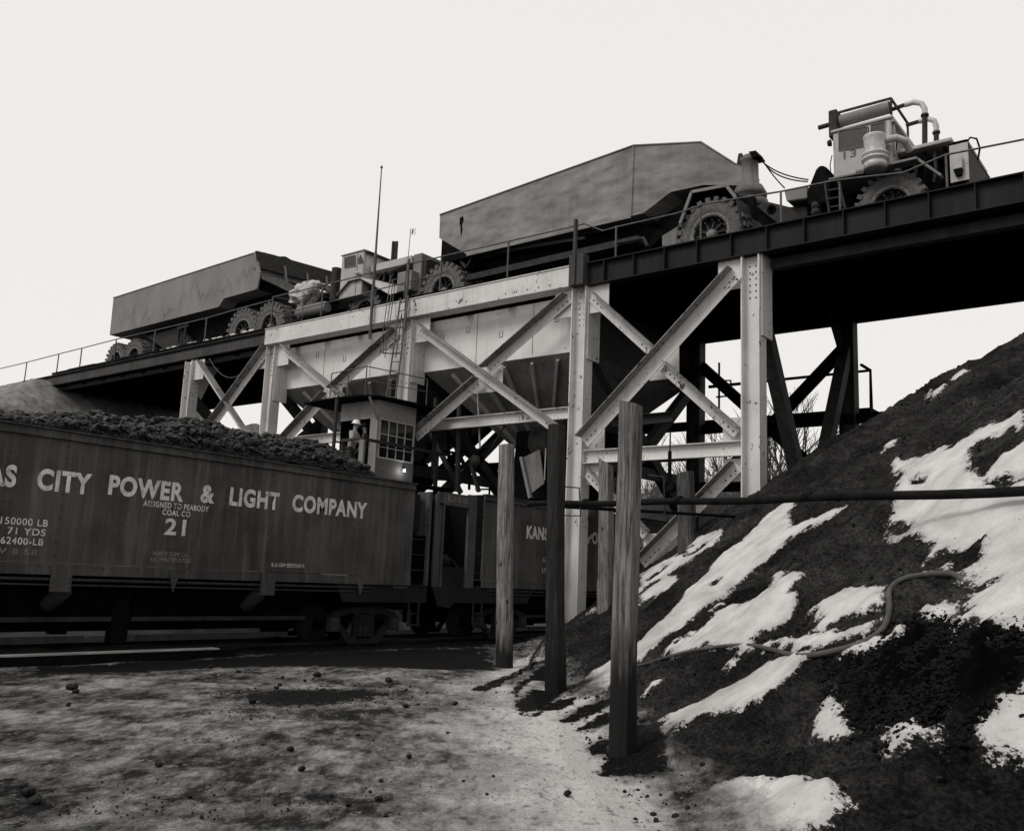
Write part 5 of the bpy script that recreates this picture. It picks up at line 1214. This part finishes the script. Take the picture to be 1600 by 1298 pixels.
pane(539, 556, 403, 399, 419, 416, YN_, cab2, 'glassgrey')
q0, q1 = tp(539.5,403.5), tp(555.5,400); mb = MB(); mb.prism([(q0[0],YN_-.012,q0[1]),(q1[0],YN_-.012,q1[1]),(q1[0],YN_-.012,q1[1]-.26),(q0[0],YN_-.012,q0[1]-.26)], (0,-.004,0)); mb.build('open_window', M['glassdark'], cab2)
P3 = [tp(560,405), tp(564,398), tp(569,411), tp(560,413)]; mb = MB(); mb.prism([(x,YN_-.01,z) for x,z in P3], (0,-.004,0)); mb.build('vent_window', M['glassgrey'], cab2)
mb = MB(); xx2 = tp(558,420)[0]; mb.box(xx2-.01, xx2+.01, YN_-.01, YN_-.003, Zb+.1, Zt-.1); mb.build('door_seam', M['dark'], cab2)
boxp(cab2, 'windshield', 'chrome', X1+.004, X1+.01, YN_+.15, YW-.1, 13.45, Zt-.15)
boxp(cab2, 'visor', 'mid', X1+.02, X1+.2, YN_+.05, YW, Zt-.10, Zt-.06)
hx0, hx1 = X1+.06, onY(643,400,24.3).x; hz = onY(608,412,24.3).z
boxp(t2, 'hood', 'cab', hx0, hx1, 24.3, 26.9, hz-.17, hz+.12, bev=.015)
boxp(t2, 'engine_block', 'dark', hx0, hx1-.2, 24.8, 26.4, 11.6, hz-.2)
for k in range(8):
    mb = MB(); x = hx0+.3+k*.27; mb.tube([(x,24.6,hz-.2),(x+.12*((k%3)-1),24.5,hz-.55),(x-.05,24.6,hz-1.05)], .035+.02*(k%2), 7); mb.build('engine_pipe', M['mid' if k % 2 else 'railing'], t2)
mb = MB(); a = onY(610,425,24.3); b = onY(640,412,24.3); mb.tube([a, b], .08, 12); mb.build('turbo_pipe', M['mid'], t2)
boxp(t2, 'radiator_shell', 'cabmid', hx1, hx1+.45, 24.4, 26.9, 11.7, hz+.18, bev=.04)
mb = MB(); mb.box(hx1+.46, hx1+.62, 24.5, 26.8, 11.6, hz-.05)
mb.build('radiator_core', M['mid'], t2)
boxp(t2, 'tool_box', 'cabmid', onY(623,440,24.1).x, onY(645,440,24.1).x, 24.0, 24.7, onY(633,456,24.1).z, onY(633,425,24.1).z, bev=.04)
for px in (613.5, 618.5):
    q = onY(px, 400, 25.0); mb = MB(); mb.tube([(q.x,25.0,hz), (q.x,25.0,onY(px,378,25.0).z)], .065, 10); mb.build('exhaust_stack', M['mid'], t2)
fa = [tp(529,462), tp(548,440), tp(566,436), tp(590,448), tp(613,461)]
arch(t2, fa[:4], YN_-.12, YN_+.9, 'cabmid')
mb = MB(); mb.add([(fa[2][0],YN_-.12,fa[2][1]),(fa[2][0]+.25,YN_+.9,fa[2][1]+.1),(fa[4][0]+.3,YN_+.7,fa[4][1]+.35),(fa[4][0],YN_-.12,fa[4][1]-.03)], [(0,1,2,3)]); o = mb.build('front_fender', M['cab'], t2); o.modifiers.new('s','SOLIDIFY').thickness = .03
mb = MB(); mb.lathe(onY(560,428,YN_-.1), (0,-.3,-1), [(0,-.06),(.1,-.05),(.14,.02),(.05,.06),(0,.06)], 14); mb.build('side_lamp', M['chrome'], t2)
axle(t2, onY(568,490,24.3).x, 11.76, .95, 24.3, .55, False)
slab(t2, 'chassis', 'dark', [(-31,12.4),(-24,12.3),(-23.6,11.2),(-31,11.2)], 25.0, 26.4)
# canvas bundle
q = onY(478, 458, 24.2); mb = MB(); vs = []; nn_ = 22
for i in range(11):
    for k in range(nn_):
        ph = math.pi*i/10; t_ = 2*math.pi*k/nn_
        r = 1+.18*math.sin(3*t_+2*ph)+.12*math.sin(7*t_-5*ph)+.1*random.uniform(-1,1)
        vs.append((q.x+.78*r*math.sin(ph)*math.cos(t_), q.y+.45*r*math.sin(ph)*math.sin(t_), q.z+.42*r*math.cos(ph)+.14*math.cos(t_)*math.sin(ph)))
mb.add(vs, [(i*nn_+k, i*nn_+(k+1)%nn_, (i+1)*nn_+(k+1)%nn_, (i+1)*nn_+k) for i in range(10) for k in range(nn_)], False)
tag(mb.build('canvas_bundle', M['canvas'], None, (q.x, q.y, q.z-.4)), 'crumpled pale canvas bundle lashed behind the cab of the left hauler', 'canvas')
# snow and ties on the deck edge at left
mb = MB()
for k in range(16):
    q = onY(258+k*10+random.uniform(-3,3), 541-k*2.0, YF+.3); mb = MB(); mb.box(q.x-.14, q.x+.14, YF+.16, YF+.6, ZD-.02, ZD+.2+random.uniform(0,.1))
    tag(mb.build('deck_block', M['whiteface'], None, (q.x, YF+.4, ZD)), 'small pale block on the deck edge under the stained trailer', 'block', 'pale blocks on the deck edge under the stained trailer')
# ------------------------------------------------------------------ timber posts
def post(name_label, base, topz, r, mat, square=0., lean=(0,0), slant=0., rmax=1.06, seed=0):
    rnd = random.Random(seed); n = 20; segs = 26; b = Vector(base); h = topz-b.z; vs = []
    off = [rnd.uniform(-.02,.02) for _ in range(n)]
    checks = set(rnd.sample(range(n), 3))
    for i in range(segs+1):
        f = i/segs; rr_ = r*(rmax-(rmax-1)*f); c = b+Vector((lean[0]*f, lean[1]*f, -.35+(h+.35)*f)) + Vector((.008*math.sin(f*5+seed), .008*math.cos(f*4+seed), 0))
        for k in range(n):
            t = 2*math.pi*k/n+.5; m = max(abs(math.cos(t)), abs(math.sin(t))); q = 1*(1-square)+square*(1/m)*.92
            rad = rr_*q*(1+off[k]*.7+.015*rnd.uniform(-1,1)-(.10 if k in checks and f > .25 else 0))
            z = slant*math.cos(t-.4)*rad if i == segs else 0
            vs.append(c+Vector((rad*math.cos(t), rad*math.sin(t), z)))
    mb = MB(); mb.add(vs, [(i*n+k, i*n+(k+1)%n, (i+1)*n+(k+1)%n, (i+1)*n+k) for i in range(segs) for k in range(n)], False)
    mb.add(vs[-n:], [tuple(range(n))])
    o = mb.build('timber_post', mat, None, (b.x, b.y, b.z)); tag(o, name_label, 'post', 'timber posts at the foot of the bank')
    return o
W1 = wood('weathered_timber_grey', .10, .26, wet=.75); W2 = wood('creosoted_timber', .012, .03, wet=.8, wetc=.006)
W3 = wood('weathered_timber_tall', .07, .20, wet=1.15, wetc=.010); W4 = wood('weathered_timber_far', .10, .22)
W5 = wood('dark_timber_far', .035, .10)
def pbase(px, py): return hit(px, py)
def ztop(px, py, base):
    d = ray(px, py); k = math.hypot(base.x, base.y)/math.hypot(d[0], d[1]); return HC+d[2]*k
def lean_for(px, py, base, z):
    # where the seen top lies at the height z above the base, same distance
    d = ray(px, py); k = math.hypot(base.x, base.y)/math.hypot(d[0], d[1]); return (d[0]*k-base.x, d[1]*k-base.y)
for (lab, bp, tp_, r, m, sq, sl, sd) in (
    ('weathered round post left of the three near posts, in front of the second hopper car', (788,1040), (792,695), .150, W1, .15, .1, 1),
    ('dark creosoted post, middle of the three near posts', (869,1082), (869,664), .128, W2, .7, .0, 2),
    ('tall grey split post nearest the camera with a slanted top', (974,1178), (985,631), .110, W3, .55, -.25, 3),
    ('shorter pale post standing behind the tall split post', (947,948), (946,722), .175, W4, .6, -.5, 4),
    ('short post with a snowy top behind the two pipes, right of the tall split post', (1074,858), (1071,738), .19, W5, .6, .2, 5)):
    b = pbase(*bp); z = ztop(tp_[0], tp_[1], b); l = lean_for(tp_[0], tp_[1], b, z)
    d = math.hypot(b.x, b.y); post(lab, b, z, r, m, sq, l, sl, 1.08, sd)
# ------------------------------------------------------------------ pipes
a = onY(826,787,14.0); b = onY(1640,765,9.9)
mb = MB(); mb.tube([a.lerp(b, f)+Vector((0,0,-.03*math.sin(f*3.14)+.012*math.sin(f*19))) for f in np.linspace(0,1,18)], .050, 12)
for f in (.2, .45, .7): mb.lathe(a.lerp(b,f), (b-a), [(.05,-.06),(.06,-.05),(.06,.05),(.05,.06)], 12)
tag(mb.build('pipeline', plain('rusty_pipe', .008, .8, .06, .6, 7), None, a), 'long dark pipe crossing in front of the snowy bank at post height', 'pipe')
a = onY(878,791,14.6); b = hit(1150,807)
mb = MB(); mb.tube([a, a.lerp(b,.5), b+(b-a)*.05], .036, 10)
tag(mb.build('pipeline', M['dark'], None, a), 'thinner pipe just below the long dark pipe', 'pipe')
for (px, nm) in ((905,'rod frame clamped round the pipes beside the white column'), (1037,'rod frame clamped round the pipes behind the tall split post')):
    y = 14.3 if px < 1000 else 13.4; w = -24
    P_ = [onY(px+w,760 if px<1000 else 742,y), onY(px,762 if px<1000 else 745,y), onY(px+2,806 if px<1000 else 803,y), onY(px+w,805 if px<1000 else 805,y)]
    mb = MB(); mb.tube(P_, .014, 6); tag(mb.build('pipe_hanger', M['mid'], None, P_[1]), nm, 'pipe hanger')
# hose lying on the bank
hp = [(985,1045),(1012,1040),(1040,1031),(1072,1023),(1105,1017),(1140,1013),(1175,1013),(1205,1020),(1235,1028),(1265,1030),(1300,1024),(1335,1015),(1362,1003),(1380,988),(1388,970),(1390,950),(1389,932),(1396,920),(1412,910),(1435,905),(1465,902),(1495,903),(1525,908)]
P_ = []
for i, (x, y) in enumerate(hp):
    v = hit(x, y, True); v.z += .035; P_.append(v)
# smooth
Q_ = []
for i in range(len(P_)-1):
    p0_, p1_, p2_, p3_ = P_[max(i-1,0)], P_[i], P_[i+1], P_[min(i+2,len(P_)-1)]
    for f in (0, .25, .5, .75): Q_.append(.5*((2*p1_)+(p2_-p0_)*f+(2*p0_-5*p1_+4*p2_-p3_)*f*f+(3*p1_-p0_-3*p2_+p3_)*f**3))
Q_.append(P_[-1])
for i in range(5): Q_[-1-i] = Q_[-1-i]-Vector((0,0,.09-.018*i))
mb = MB(); mb.tube(Q_, [.021+.007*min(1, i/40) for i in range(len(Q_))], 12)
tag(mb.build('hose', plain('muddy_hose', .065, .7, .3, .45, 5), None, P_[8]), 'thick muddy hose snaking across the snowy bank', 'hose')
hp = [(826,1047),(832,1030),(842,1012),(853,998),(880,975),(905,957),(937,941)]
P_ = [hit(x, y, True)+Vector((0,0,.05)) for x, y in hp]; mb = MB(); mb.tube(P_, .03, 8)
tag(mb.build('hose', M['mid'], None, P_[0]), 'thin bent hose at the foot of the bank between the posts', 'hose')
# rubble clods in the dark pile and at ragged edges
mb = MB(); p = np.array(DARKG[0]); rg = np.random.default_rng(5)
Q = np.stack([rg.uniform(p[:,0].min()-.2, p[:,0].max()+.2, 40000), rg.uniform(p[:,1].min()-.2, p[:,1].max()+.2, 40000)], 1)
Q = Q[insdist(Q, p) > rg.uniform(-.2, .05, len(Q))][:11000]; ZQ = np.maximum(bank_h(Q[:,0], Q[:,1], True), 0)
for (x, y), z in zip(Q, ZQ):
    r = random.choice((.005,.006,.008,.01,.013,.018,.026)); mb.rock((x, y, z+r*.3+.03*random.random()), r, .6)
tag(mb.build('dirt_clods', plain('black_clods', .004, .8, .1, .6, 9), None), 'heap of black frozen clods at the lower right of the bank', 'rubble', kind='stuff')
mb = MB()
Q = np.stack([rg.uniform(-16, -1, 16000), rg.uniform(5.5, 24, 16000)], 1); d = (Q-T1)@_n
sQ = snow_attr(Q[:,0], Q[:,1]); Q = Q[(d > -.2) & ((sQ < -.02) | (rg.uniform(0,1,len(Q)) < .06))][:7000]; ZQ = np.maximum(bank_h(Q[:,0], Q[:,1], True), 0)
for (x, y), z in zip(Q, ZQ):
    r = random.choice((.008,.01,.014,.02,.03)); mb.rock((x, y, z+r*.2), r)
tag(mb.build('bank_gravel', plain('coal_grit', .008, .8, .2, .6, 9), None), 'coal grit scattered over the bank', 'gravel', kind='stuff')
mb = MB(); D = []
for k in range(14000):
    px = random.uniform(30, 1000); py = 1030+250*random.random()**1.3; d = ray(px, py); t_ = -HC/d[2]; D.append((d[0]*t_, d[1]*t_, px, py))
D = np.array(D); nn2 = vnoise(D[:,0], D[:,1], .9, 91); wn = np.exp(-((D[:,2]-500)/170)**2-((D[:,3]-1085)/26)**2)
D = D[(D[:,0] > -15) & (bank_h(D[:,0], D[:,1]) < .15) & (nn2*.8+wn > .55+.45*rg.uniform(0,1,len(D)))]
ZQ = gz(D[:,0], D[:,1])
for (x, y, _, _), z in zip(D, ZQ):
    r = .004+.010*random.random()**3*(2.5 if random.random() < .12 else 1); mb.rock((x, y, z+r*.1), r, .7)
tag(mb.build('yard_grit', M['coal'], None), 'fine coal grit strewn over the icy yard', 'grit', kind='stuff')
# lumps on the yard
proto = None
for (x, y, s_) in ((115,1078,.10),(120,1083,.06),(330,1043,.07),(372,1050,.05),(440,1060,.05),(437,1071,.045),(497,1058,.10),(475,1066,.045),(433,1076,.05),(395,1097,.07),(605,1066,.09),(635,1107,.06),(710,1100,.06),(592,1252,.045),(640,1182,.04),(885,1240,.05),(470,1200,.05),(245,1197,.05),(725,1220,.02),(545,1260,.03),(105,1103,.05),(280,1196,.03),(455,1175,.05),(350,1042,.04),(410,1040,.04),(700,1145,.025),(560,1150,.03),(770,1215,.02),(760,1240,.02),(45,1245,.07),(52,1256,.06),(38,1232,.05)):
    v = hit(x, y)
    if proto is None:
        mb = MB()
        for k in range(9): mb.rock((random.uniform(-.6,.6), random.uniform(-.5,.5), .25+random.uniform(-.1,.15)), random.uniform(.35,.65), .8)
        proto = mb.build('coal_lump', M['coal'], None, (0,0,0)); o = proto
    else: o = proto.copy(); COL.objects.link(o)
    o.location = (v.x, v.y, float(gz(np.array([v.x]), np.array([v.y]))[0])); o.scale = (s_,)*3; o.rotation_euler = (0,0,random.random()*6.28)
    tag(o, 'small black lump of coal lying on the icy yard', 'coal lump', 'coal lumps scattered on the yard')
# ------------------------------------------------------------------ left embankment and far mounds
EX, EY = np.meshgrid(np.linspace(-90,-30,240), np.linspace(2,46,180))
eh = np.minimum(10.55, 10.2+(-46.7-EX)*.72)
eh = np.minimum(eh, 10.3-(20.9-EY)*.62); eh = np.minimum(eh, 10.3-(EY-31)*.6)
eh = eh + fbm(EX,EY,.35,4,77)*.9*np.clip(10.4-eh,0,1) + fbm(EX,EY,2.5,3,78)*.25
em = grid_mesh('gravel_embankment', EX, EY, eh, plain('pale_gravel', .17, .9, .1, .55, 2.2, bump=.6), eh > -.3); tag(em, kind='structure')
c = onY(372, 652, 48); MX, MY = np.meshgrid(np.linspace(c.x-22, c.x+14, 120), np.linspace(42, 70, 60))
mh = (c.z+.3)*np.exp(-((MX-c.x+3)/9)**2-((MY-52)/7)**2)+fbm(MX,MY,.6,4,12)*1.2-.2
mo = grid_mesh('far_mound', MX, MY, mh, plain('dry_grass_mound', .10, .95, .1, .7, 3, bump=.8), mh > -.2); tag(mo, kind='structure')
SX, SY = np.meshgrid(np.linspace(-26, -19.9, 60), np.linspace(-4, 50, 260))
sp_ = grid_mesh('coal_backdrop_ridge', SX, SY, 1.25*np.exp(-((SX+22.4)/1.3)**2)+fbm(SX, SY, 1.3, 4, 15)*.3-.12, M['coal']); tag(sp_, kind='structure')  # added ridge, hides pale ground so the gap under the cars stays black
# ------------------------------------------------------------------ loading gear under the bins
lg = thing('loading_chute', 'black steel loading chute and hood hanging under the right coal bin', 'chute', (-17.5, 25, 4.2))
mb = MB(); mb.hexa([(-18.6,23.6,4.15),(-16.0,23.6,4.15),(-16.0,26.6,4.15),(-18.6,26.6,4.15),(-18.3,23.4,6.3),(-15.6,23.4,6.3),(-15.6,26.9,6.3),(-18.3,26.9,6.3)]); mb.build('hood', M['dark'], lg)
P4 = [onY(815,716,22.9), onY(843,702,22.9), onY(850,755,22.9), onY(827,773,22.9)]
mb = MB(); mb.prism(P4, (0,.05,0)); mb.build('deflector_plate', M['graysteel'], lg)
mb = MB(); mb.beam(onY(815,714,22.85), onY(829,778,22.85), .10, .12, (0,1,0)); mb.build('plate_edge', M['cabmid'], lg)
mb = MB(); mb.lathe(onY(852,690,23.2), (0,-1,-.2), [(0,.3),(.5,.25),(.6,0),(.55,-.4)], 20); mb.build('drum', M['mid'], lg)
mb = MB(); mb.beam(onY(736,722,22.9), onY(748,768,22.9), .1, .12, (0,1,0)); mb.lathe(onY(742,720,22.9), (0,-1,0), [(0,.08),(.2,.06),(.2,-.06)], 14); mb.build('counter_arm', M['mid'], lg)
for (a, b, r, m, lab) in (((718,630),(714,768),.085,'mid','tall dark pipe hanging left of the loading chute'), ((681,622),(676,748),.075,'mid','dark upright pipe right of the loading cabin'), ((746,604),(750,700),.03,'railwhite','thin pale rod hanging from the right coal bin'), ((853,700),(851,750),.022,'railwhite','short pale rod beside the deflector plate')):
    p, q = onY(a[0],a[1],22.6), onY(b[0],b[1],22.6); mb = MB(); mb.tube([p, q], r, 8); tag(mb.build('hanging_pipe', M[m], None, q), lab, 'pipe')
pa, pb, pc = onY(797,640,22.6), onY(793,657,22.6), onY(768,700,22.6); mb = MB(); mb.tube([pa, pb, pc], .02, 6); tag(mb.build('pull_chain', M['mid'], None, pc), 'slack pull chain under the right bin beam', 'chain')
cw = thing('service_catwalk', 'dark pipe-railed catwalk between the cabin and the loading chute', 'catwalk', (-20.5, 27.5, 4.3))
for z in (4.35,4.75,5.0,5.25,5.5,5.8):
    mb = MB(); mb.tube([(-23.5,27.6,z),(-16.6,27.6,z-.05)], .035, 5); mb.build('rail', M['dark'], cw)
for x in (-22.8,-21.4,-20.0,-18.8):
    mb = MB(); mb.tube([(x,27.6,4.1),(x,27.6,5.9)], .04, 6); mb.build('post', M['dark'], cw)
mb = MB(); mb.beam((-24,27.3,4.1),(-16.5,27.3,4.1), 1.0, .12); mb.build('walk_plate', M['dark'], cw)
mb = MB()
for k in range(14): mb.rock((-20.6+random.uniform(-.7,.7), 26.6+random.uniform(-.3,.3), 4.55+random.uniform(-.2,.45)), random.uniform(.15,.3))
mb.build('tarp_heap', M['dark'], cw)
mb = MB(); q = Vector((-20.0,26.4,6.2))
for k in range(3): mb.tube([q+Vector((.12*k,0,0)), q+Vector((.12*k+.03,0,-.6-.1*k)), q+Vector((.12*k+.18,0,-.75-.1*k)), q+Vector((.12*k+.3,0,-.5)), q+Vector((.12*k+.34,0,.0))], .035, 6)
mb.build('hose_loops', M['dark'], cw)
fr_ = thing('conveyor_frame', 'dark open steel frame of bars and pipes under the left coal bin', 'frame', (-22, 26, 4))
rnd = random.Random(21)
for (a, b, y, w_) in (((655,640),(720,770),24.2,.16),((672,620),(735,745),25.0,.12),((700,650),(655,730),26.0,.12),((660,660),(760,655),25.5,.16),((655,700),(745,712),26.5,.10),((660,735),(750,728),24.5,.08),((700,640),(702,770),26.0,.10),((735,650),(733,765),26.8,.09),((668,690),(760,745),25.8,.07),((650,715),(760,700),27.2,.06),((655,748),(755,752),27.0,.06),((760,700),(700,745),25.2,.08)):
    mb = MB(); mb.beam(onY(a[0],a[1],y), onY(b[0],b[1],y), w_*.7, w_, (0,0,1) if abs(a[0]-b[0]) > 20 else (0,1,0)); mb.build('bar', M['mid' if rnd.random() < .35 else 'dark'], fr_)
# small hook and tangle behind the posts
q = onY(1046,760,21.0); mb = MB(); mb.tube([q+Vector((0,0,.9)), q+Vector((.0,0,.1))], .05, 8); mb.lathe(q+Vector((0,0,.0)), (0,-1,0), [(.10,.04),(.16,.05),(.16,-.05),(.10,-.04),(.1,.04)], 16); mb.tube([q+Vector((0,0,.9)), q+Vector((-.1,.2,1.5))], .02, 6)
tag(mb.build('pulley_block', M['dark'], None, q), 'black pulley block hanging behind the long pipe', 'pulley')
# ------------------------------------------------------------------ bare trees
def tree(x, y, h, seed):
    rnd = random.Random(seed); t = thing('bare_tree', 'leafless winter tree', 'tree', (x, y, 0), 'leafless trees beyond the trestle')
    tk = MB(); cr = MB()
    def grow(p, d, L, r, lv):
        q = p+d*L; mid = p.lerp(q,.5)+Vector((rnd.uniform(-1,1),rnd.uniform(-1,1),0))*L*.05
        (tk if lv < 2 else cr).tube([p, mid, q], [r, r*.8, r*.62], 5 if lv < 2 else 3, caps=False)
        if lv >= 5 or L < .25: return
        for k in range(rnd.choice((2,3,3)) if lv else 3):
            nd = (d+Vector((rnd.uniform(-1,1),rnd.uniform(-1,1),rnd.uniform(-.25,.7)))*.55).normalized(); nd.z = max(nd.z, .2)
            grow(q if k == 0 else p.lerp(q, rnd.uniform(.55,1)), nd.normalized(), L*rnd.uniform(.62,.85), r*.6, lv+1)
    grow(Vector((x,y,-.2)), Vector((rnd.uniform(-.06,.06),0,1)), h*.28, h*.014, 0)
    tk.build('trunk', M['bark'], t); cr.build('crown', M['bark'], t); return t
TR = [(1108,.86,'leafless tree seen low beneath the front beam'),(1150,.8,''),(1195,1.0,''),(1216,1.12,''),(1232,.9,''),(1060,.8,''),(1020,.9,''),(985,.75,''),(905,.7,''),(1128,.7,''),(1205,.95,''),(1224,1.05,''),(1185,.85,''),(890,.8,''),(570,.7,''),(1240,.7,'')]
for i, (px, s_, _) in enumerate(TR):
    yy = 62+((i*37) % 17); v = onY(px, 800, yy); t = tree(v.x, yy, 17.0*s_*yy/62, 100+i); t['label'] = 'slender leafless winter tree standing beyond the trestle'
mb = MB(); rnd = random.Random(3)
for k in range(8500):
    px = rnd.uniform(640, 1260) if k % 3 == 0 else rnd.uniform(1000, 1260); yy = rnd.uniform(48, 62); v = onY(px, 850, yy); x = v.x; h = rnd.uniform(4, 8.5) if px > 980 else rnd.uniform(2, 5)
    a = Vector((x, yy, 0)); b = a+Vector((rnd.uniform(-.5,.5), rnd.uniform(-.5,.5), h)); mb.tube([a, a.lerp(b,.5)+Vector((rnd.uniform(-.2,.2),0,0)), b], [.03,.022,.01], 3, caps=False)
    for q in range(3):
        c = a.lerp(b, rnd.uniform(.3,.9)); mb.tube([c, c+Vector((rnd.uniform(-.7,.7), rnd.uniform(-.4,.4), rnd.uniform(.3,.9)))], .010, 3, caps=False)
tag(mb.build('brush_thicket', plain('brush_stems', .12, .9, .1, .4, 2), None), 'tangle of bare brush beyond the trestle', 'brush', kind='stuff')
# ------------------------------------------------------------------ camera, sky, sun
cam = bpy.data.cameras.new('camera'); co = bpy.data.objects.new('camera', cam); COL.objects.link(co)
cam.sensor_width = 36; cam.lens = 36*FPX/1600; cam.clip_end = 3000; cam.clip_start = .1
mat = Matrix(((M3[0][0], M3[0][1], M3[0][2], 0), (M3[1][0], M3[1][1], M3[1][2], 0), (M3[2][0], M3[2][1], M3[2][2], HC), (0,0,0,1)))
co.matrix_world = mat
scene.camera = co
w = bpy.data.worlds.new('World'); scene.world = w; w.use_nodes = True; nt = w.node_tree; nt.nodes.clear()
SUN_EL, SUN_AZ = 44, 204      # azimuth measured clockwise from +Y
sky = nt.nodes.new('ShaderNodeTexSky'); sky.sky_type = 'NISHITA'; sky.sun_disc = False; sky.sun_elevation = R_(SUN_EL); sky.sun_rotation = R_(SUN_AZ); sky.dust_density = 3
bw = nt.nodes.new('ShaderNodeRGBToBW'); nt.links.new(sky.outputs[0], bw.inputs[0])
bg1 = nt.nodes.new('ShaderNodeBackground'); nt.links.new(bw.outputs[0], bg1.inputs[0]); bg1.inputs[1].default_value = .012
bg2 = nt.nodes.new('ShaderNodeBackground'); bg2.inputs[0].default_value = (.835, .81, .785, 1); bg2.inputs[1].default_value = 1.0
ad = nt.nodes.new('ShaderNodeAddShader'); nt.links.new(bg1.outputs[0], ad.inputs[0]); nt.links.new(bg2.outputs[0], ad.inputs[1])
wo = nt.nodes.new('ShaderNodeOutputWorld'); nt.links.new(ad.outputs[0], wo.inputs[0])
sl = bpy.data.lights.new('sun', 'SUN'); sl.energy = 1.5; sl.angle = R_(22); sl.color = (1, .97, .94)
so = bpy.data.objects.new('sun', sl); COL.objects.link(so)
az = R_(SUN_AZ); el = R_(SUN_EL); sd = Vector((math.sin(az)*math.cos(el), math.cos(az)*math.cos(el), math.sin(el)))
so.rotation_euler = sd.to_track_quat('Z', 'Y').to_euler()
vs = scene.view_settings; vs.view_transform = 'Standard'; vs.look = 'None'; vs.exposure = 0; vs.gamma = 1
scene.render.resolution_x = 1024; scene.render.resolution_y = 830
